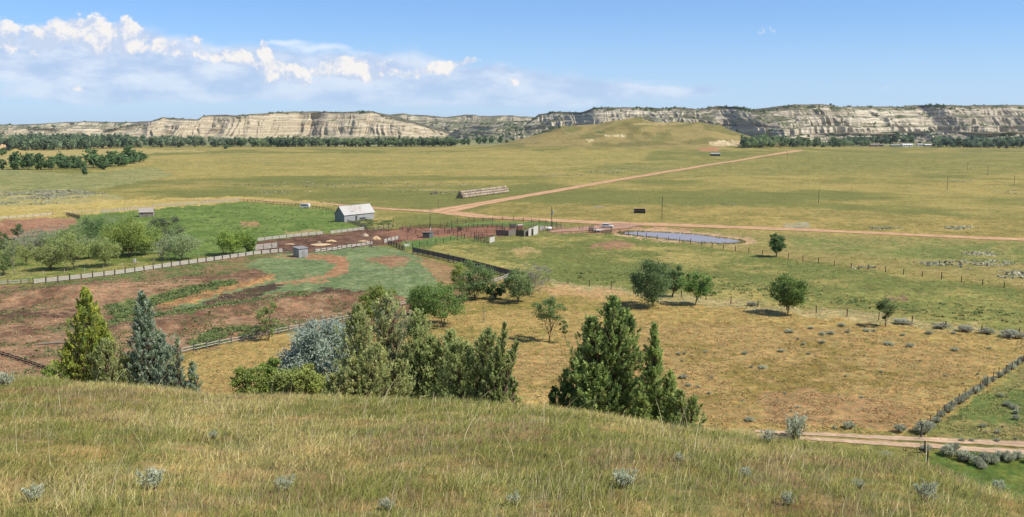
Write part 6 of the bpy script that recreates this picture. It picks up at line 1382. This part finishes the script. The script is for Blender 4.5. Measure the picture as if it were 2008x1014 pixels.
# big bushes with a label of their own
big = [(1812,850,19,24,'largest grey sagebrush clump, where the right fence meets the wheel track'),(1816,884,11,12,'small sagebrush on the post just below the wheel track'),(1862,893,17,20,'round silver sagebrush left of the low group below the wheel track'),(1873,882,10,14,'small upright sagebrush touching the round silver one'),(1764,848,12,16,'silvery sagebrush on the upper verge of the wheel track, nearest the largest clump'),(1664,840,12,14,'grey-green sagebrush on the upper verge of the wheel track, middle one'),(1470,826,10,8,'small dark sagebrush at the far left end of the wheel track'),(1636,841,5,6,'tiny sagebrush left of the middle one on the track verge'),
    (1475,600,11,8,'lone sagebrush at the pasture fence left of the round-crowned tree'),(1770,635,21,9,'wide sagebrush on the pasture fence right of the thin-crowned tree'),(1843,643,19,9,'sagebrush second from left along the pasture fence near the right edge'),(1893,650,17,12,'third sagebrush along the pasture fence near the right edge'),(1935,655,15,11,'fourth sagebrush along the pasture fence near the right edge'),(1985,662,25,14,'dense large sagebrush on the pasture fence at the right edge'),
    (1700,862,0,0,'')]
for i, (px, py, r_, h_, lb) in enumerate(big):
    if not lb: continue
    b_ = PF(px, py); k = mpp(b_); sage(b_, max(r_ * k, .2), h_ * k * 1.05, lb, None, i, STD if py < 670 else ST)
fl = [(1826,838,8,12),(1836,828,9,12),(1846,818,8,13),(1858,808,10,16),(1868,800,8,14),(1880,792,10,16),(1892,784,8,14),(1902,776,7,10),(1912,772,10,14),(1922,765,8,12),(1933,756,8,18),(1946,748,7,10),(1960,740,8,12),(1972,732,7,10),(1984,724,9,12),(1996,716,8,12),(2006,708,9,12),(2030,694,9,12),(2060,676,9,12)]
for i, (px, py, r_, h_) in enumerate(fl):
    b_ = PF(px, py); k = mpp(b_); sage(b_, r_ * k, h_ * k, 'sagebrush in the ragged line hugging the right-hand fence', 'sagebrush lining the right fence', i)
lowg = [(1895,905,12,16),(1915,912,13,18),(1930,902,11,16),(1945,908,14,18),(1962,900,12,16),(1978,905,13,20),(1995,900,12,16),(1925,918,10,12),(1888,897,9,12),(2020,908,12,16)]
for i, (px, py, r_, h_) in enumerate(lowg):
    b_ = PF(px, py); k = mpp(b_); sage(b_, r_ * k, h_ * k, 'sagebrush in the low group on green grass below the wheel track', 'sagebrush below the wheel track', i)
enc = [(1963,778,6,7),(1975,797,8,11),(1988,802,9,9),(1993,812,7,10),(1992,823,7,10),(1927,838,7,8),(1966,838,3,4),(1956,850,6,7),(1955,866,6,7),(1886,865,6,6),(1905,865,6,5),(1992,862,4,5),(1932,848,3,3)]
for i, (px, py, r_, h_) in enumerate(enc):
    b_ = PF(px, py); k = mpp(b_); sage(b_, r_ * k, h_ * k, 'small sagebrush scattered inside the green enclosure at the right', 'sagebrush in the right enclosure', i)
rg2 = random.Random(8); dp = [(1548,652,10,6),(1628,655,9,6),(1612,657,7,6),(1590,645,6,5),(1650,640,8,7),(1662,652,6,5),(1700,650,8,5),(1713,650,5,4),(1770,658,6,4),(1822,655,8,6),(1870,655,5,5),(1742,676,12,5),(1785,680,9,7),(1612,673,7,6),(1872,688,8,6),(1940,684,5,4),(1532,690,8,5),(1585,695,5,4),(1330,695,5,4),(1340,742,9,7),(1350,757,7,5),(1460,695,7,6),(1495,722,10,5),(1000,690,6,4)]
dp += [(rg2.uniform(1330, 1950), rg2.uniform(645, 830), rg2.uniform(2.5, 5.5), rg2.uniform(2.5, 5)) for _ in range(24)]
for i, (px, py, r_, h_) in enumerate(dp):
    if py > 850 - max(0, px - 1830) * .75 or (px > 1800 and py > 700 and (px - 1800) * .62 + (py - 840) > 0): continue
    b_ = PF(px, py); k = mpp(b_); sage(b_, r_ * k, h_ * k, 'small grey-green sagebrush dotted over the dry pasture', 'sagebrush dotting the dry pasture', i)

# ------------------------------------------------------------------ foreground grass
rng = np.random.default_rng(5)
def fg_points(n, y0=8.5, pw_=1.0, extra=3.0):
    yy = y0 + (48 - y0) * rng.random(n) ** pw_; xx = (rng.random(n) * 2 - 1) * (yy * .66 + 4); hp = 1004 + F * xx / (np.maximum(yy, 8) * 1.03); D = np.interp(hp, EX, ED); m_ = yy < D + extra
    return xx[m_], yy[m_]
def blades(name, xx, yy, hgt, wid, cols, label, cat, lean=.5, windx=.25, segs=3, kind='stuff', z=None):
    n = len(xx); z = hfun(xx, yy) if z is None else z; b0 = np.stack([xx, yy, z - .03], 1)
    a = rng.random(n) * 6.283; ln = rng.random(n) ** 1.2 * lean; dv = np.stack([np.cos(a) * ln + windx * (rng.random(n) * 1.2), np.sin(a) * ln], 1) * hgt[:, None]
    fa = rng.random(n) * math.pi; s = np.stack([np.cos(fa), np.sin(fa) * .6, 0 * fa], 1) * (wid / 2)[:, None]
    rows_ = []
    for q in range(segs + 1):
        t_ = q / segs; p = b0 + np.stack([dv[:, 0] * t_ ** 1.8, dv[:, 1] * t_ ** 1.8, hgt * (t_ - .18 * ln * t_ * t_)], 1); w_ = (1 - t_ ** 1.5) * .85 + .15
        rows_ += [p - s * w_, p + s * w_]
    V_ = np.stack(rows_, 1).reshape(-1, 3); base = np.arange(n)[:, None] * (2 * (segs + 1))
    f = np.concatenate([base + np.array([[2 * q, 2 * q + 1, 2 * q + 3, 2 * q + 2]]) for q in range(segs)])
    # colour runs from thatch at the root to the blade colour
    cc = np.repeat(cols[:, None, :], 2 * (segs + 1), 1).reshape(-1, 3)
    o = link(name, npmesh(name, V_, f, M['blade'], cc)); tag(o, label, cat, kind=kind); return o
xx, yy = fg_points(900000, pw_=1.05)
cl = fbm(xx / 1.3, yy / 1.3, 3, 301, .6); pa = fbm(xx / 4.5, yy / 4.5, 3, 302, .55); cf_ = fbm(xx / .35, yy / .35, 2, 303)
keep = rng.random(len(xx)) < np.clip(.25 + 1.6 * (cf_ - .30), .12, 1)
xx, yy, cl, pa, cf_ = [q[keep] for q in (xx, yy, cl, pa, cf_)]
n = len(xx); hgt = (.08 + .17 * rng.random(n) ** 1.3) * (.5 + 1.05 * cl) ; wid = (.004 + .0035 * rng.random(n)) + yy * .00026
green = np.array([(.190,.215,.050),(.250,.265,.065),(.145,.170,.042)]); straw = np.array([(.56,.46,.20),(.66,.56,.28),(.42,.33,.13)]); olive = np.array([(.32,.30,.095),(.40,.36,.12)])
u_ = rng.random(n); gf = np.clip(.62 + 3.2 * (pa - .5) + .8 * (cl - .5), .08, .85); kk = rng.integers(0, 3, n); cols = np.where((u_ < gf)[:, None], green[kk], np.where((u_ < gf + (1 - gf) * .45)[:, None], olive[kk % 2], straw[kk]))
cols = cols * (.78 + .44 * rng.random((n, 1)))
rust_ = (fbm(xx / 2.2 + 5, yy / 2.2, 3, 305) > .63) & (rng.random(n) < .4); cols[rust_] = np.array([.30, .20, .12]) * (.8 + .4 * rng.random((rust_.sum(), 1)))
blades('hillside_grass', xx, yy, hgt, wid, cols, 'tall green and straw-coloured prairie grass on the near hillside', 'grass', lean=1.15, windx=.35)
# seed stalks
xs_, ys_ = fg_points(20000); c_ = fbm(xs_ / 2.0, ys_ / 2.0, 3, 306); k_ = c_ > .46; xs_, ys_ = xs_[k_], ys_[k_]; n = len(xs_)
blades('seed_stalks', xs_, ys_, .20 + .20 * rng.random(n), .004 + ys_ * .0002, np.array([.66, .58, .36]) * (.8 + .4 * rng.random((n, 1))), 'pale dry seed stalks standing above the hillside grass', 'grass', .35, .22)
# a few long arching dry stems
xs_, ys_ = fg_points(260, 8.5); n = len(xs_)
blades('dry_stems', xs_, ys_, .7 + .4 * rng.random(n), .009 + ys_ * .0003, np.array([.55, .48, .30]) * (.85 + .3 * rng.random((n, 1))), 'long arching dry stems above the hillside grass', 'grass', .9, .4, 5)
# silvery sage in the hillside grass
SV = [(.195,.215,.155),(.250,.262,.200),(.145,.165,.110)]
FS = [sage_tpl(600 + i, .34, .62, 1300, .028, SV, True) for i in range(4)]
fsp = [(1560,862,30,48,'tall silvery sagebrush standing out at the hill brow above the wheel track'),(1505,868,16,26,'silvery sagebrush tuft left of the tall one on the brow'),(1812,985,26,40,'bright silver branching sagebrush near the bottom right'),(1225,958,28,36,'silvery sagebrush in grass at the bottom, right of centre'),(1545,990,18,24,'grey sagebrush tuft at the bottom between the two silver ones'),(300,958,30,40,'pale sagebrush clump low in the grass at bottom left'),(65,985,22,34,'grey-green sagebrush at the lower left corner'),(560,965,24,30,'faint silver sage in the bottom grass left of centre'),(1895,905,16,22,'small silver sage on the right brow'),(1955,960,16,18,'silver sage sprig near the right edge'),(1735,900,14,14,'dull sage tuft on the right slope'),(1010,990,18,22,'grey sage tuft at the bottom centre'),(760,1000,18,22,'grey sage tuft at the bottom left of centre'),(1460,935,14,18,'small sage tuft on the slope below the brow'),(1680,960,14,18,'small sage tuft below and right of the tall silvery one'),(420,860,12,14,'pale sage tuft in the upper left grass'),(10,760,20,30,'pale feathery tuft at the left edge of the brow'),(1330,905,14,16,'grey tuft right of centre on the slope'),(1140,780,26,16,'pale lavender-tinged grass clump at the foot of the large many-peaked juniper')]
for i, (px, py, r_, h_, lb) in enumerate(fsp):
    b_ = P(px, py); k = mpp(b_); t_ = FS[i % 4]; e = empty('sagebrush', b_, i * 1.7, lb, 'bush'); e.scale = (r_ * k / .36, r_ * k / .36, h_ * k / .62); link('stem', t_[0], e); link('foliage', t_[1], e)

# ------------------------------------------------------------------ thin haze over the whole valley
hz = MB().box((0, 0, 65), (18600, 18600, 152)).mesh('haze', None)
m = bpy.data.materials.new('haze'); m.use_nodes = True; t = m.node_tree; t.nodes.clear(); o_ = N(t, 'ShaderNodeOutputMaterial'); v_ = N(t, 'ShaderNodeVolumePrincipled')
v_.inputs['Color'].default_value = (.80, .88, 1.0, 1); v_.inputs['Density'].default_value = 2.6e-5; v_.inputs['Anisotropy'].default_value = .2
t.links.new(v_.outputs[0], o_.inputs['Volume']); hz.materials.append(m); tag(link('haze', hz), 'thin blue haze lying over the valley', 'haze', kind='stuff')
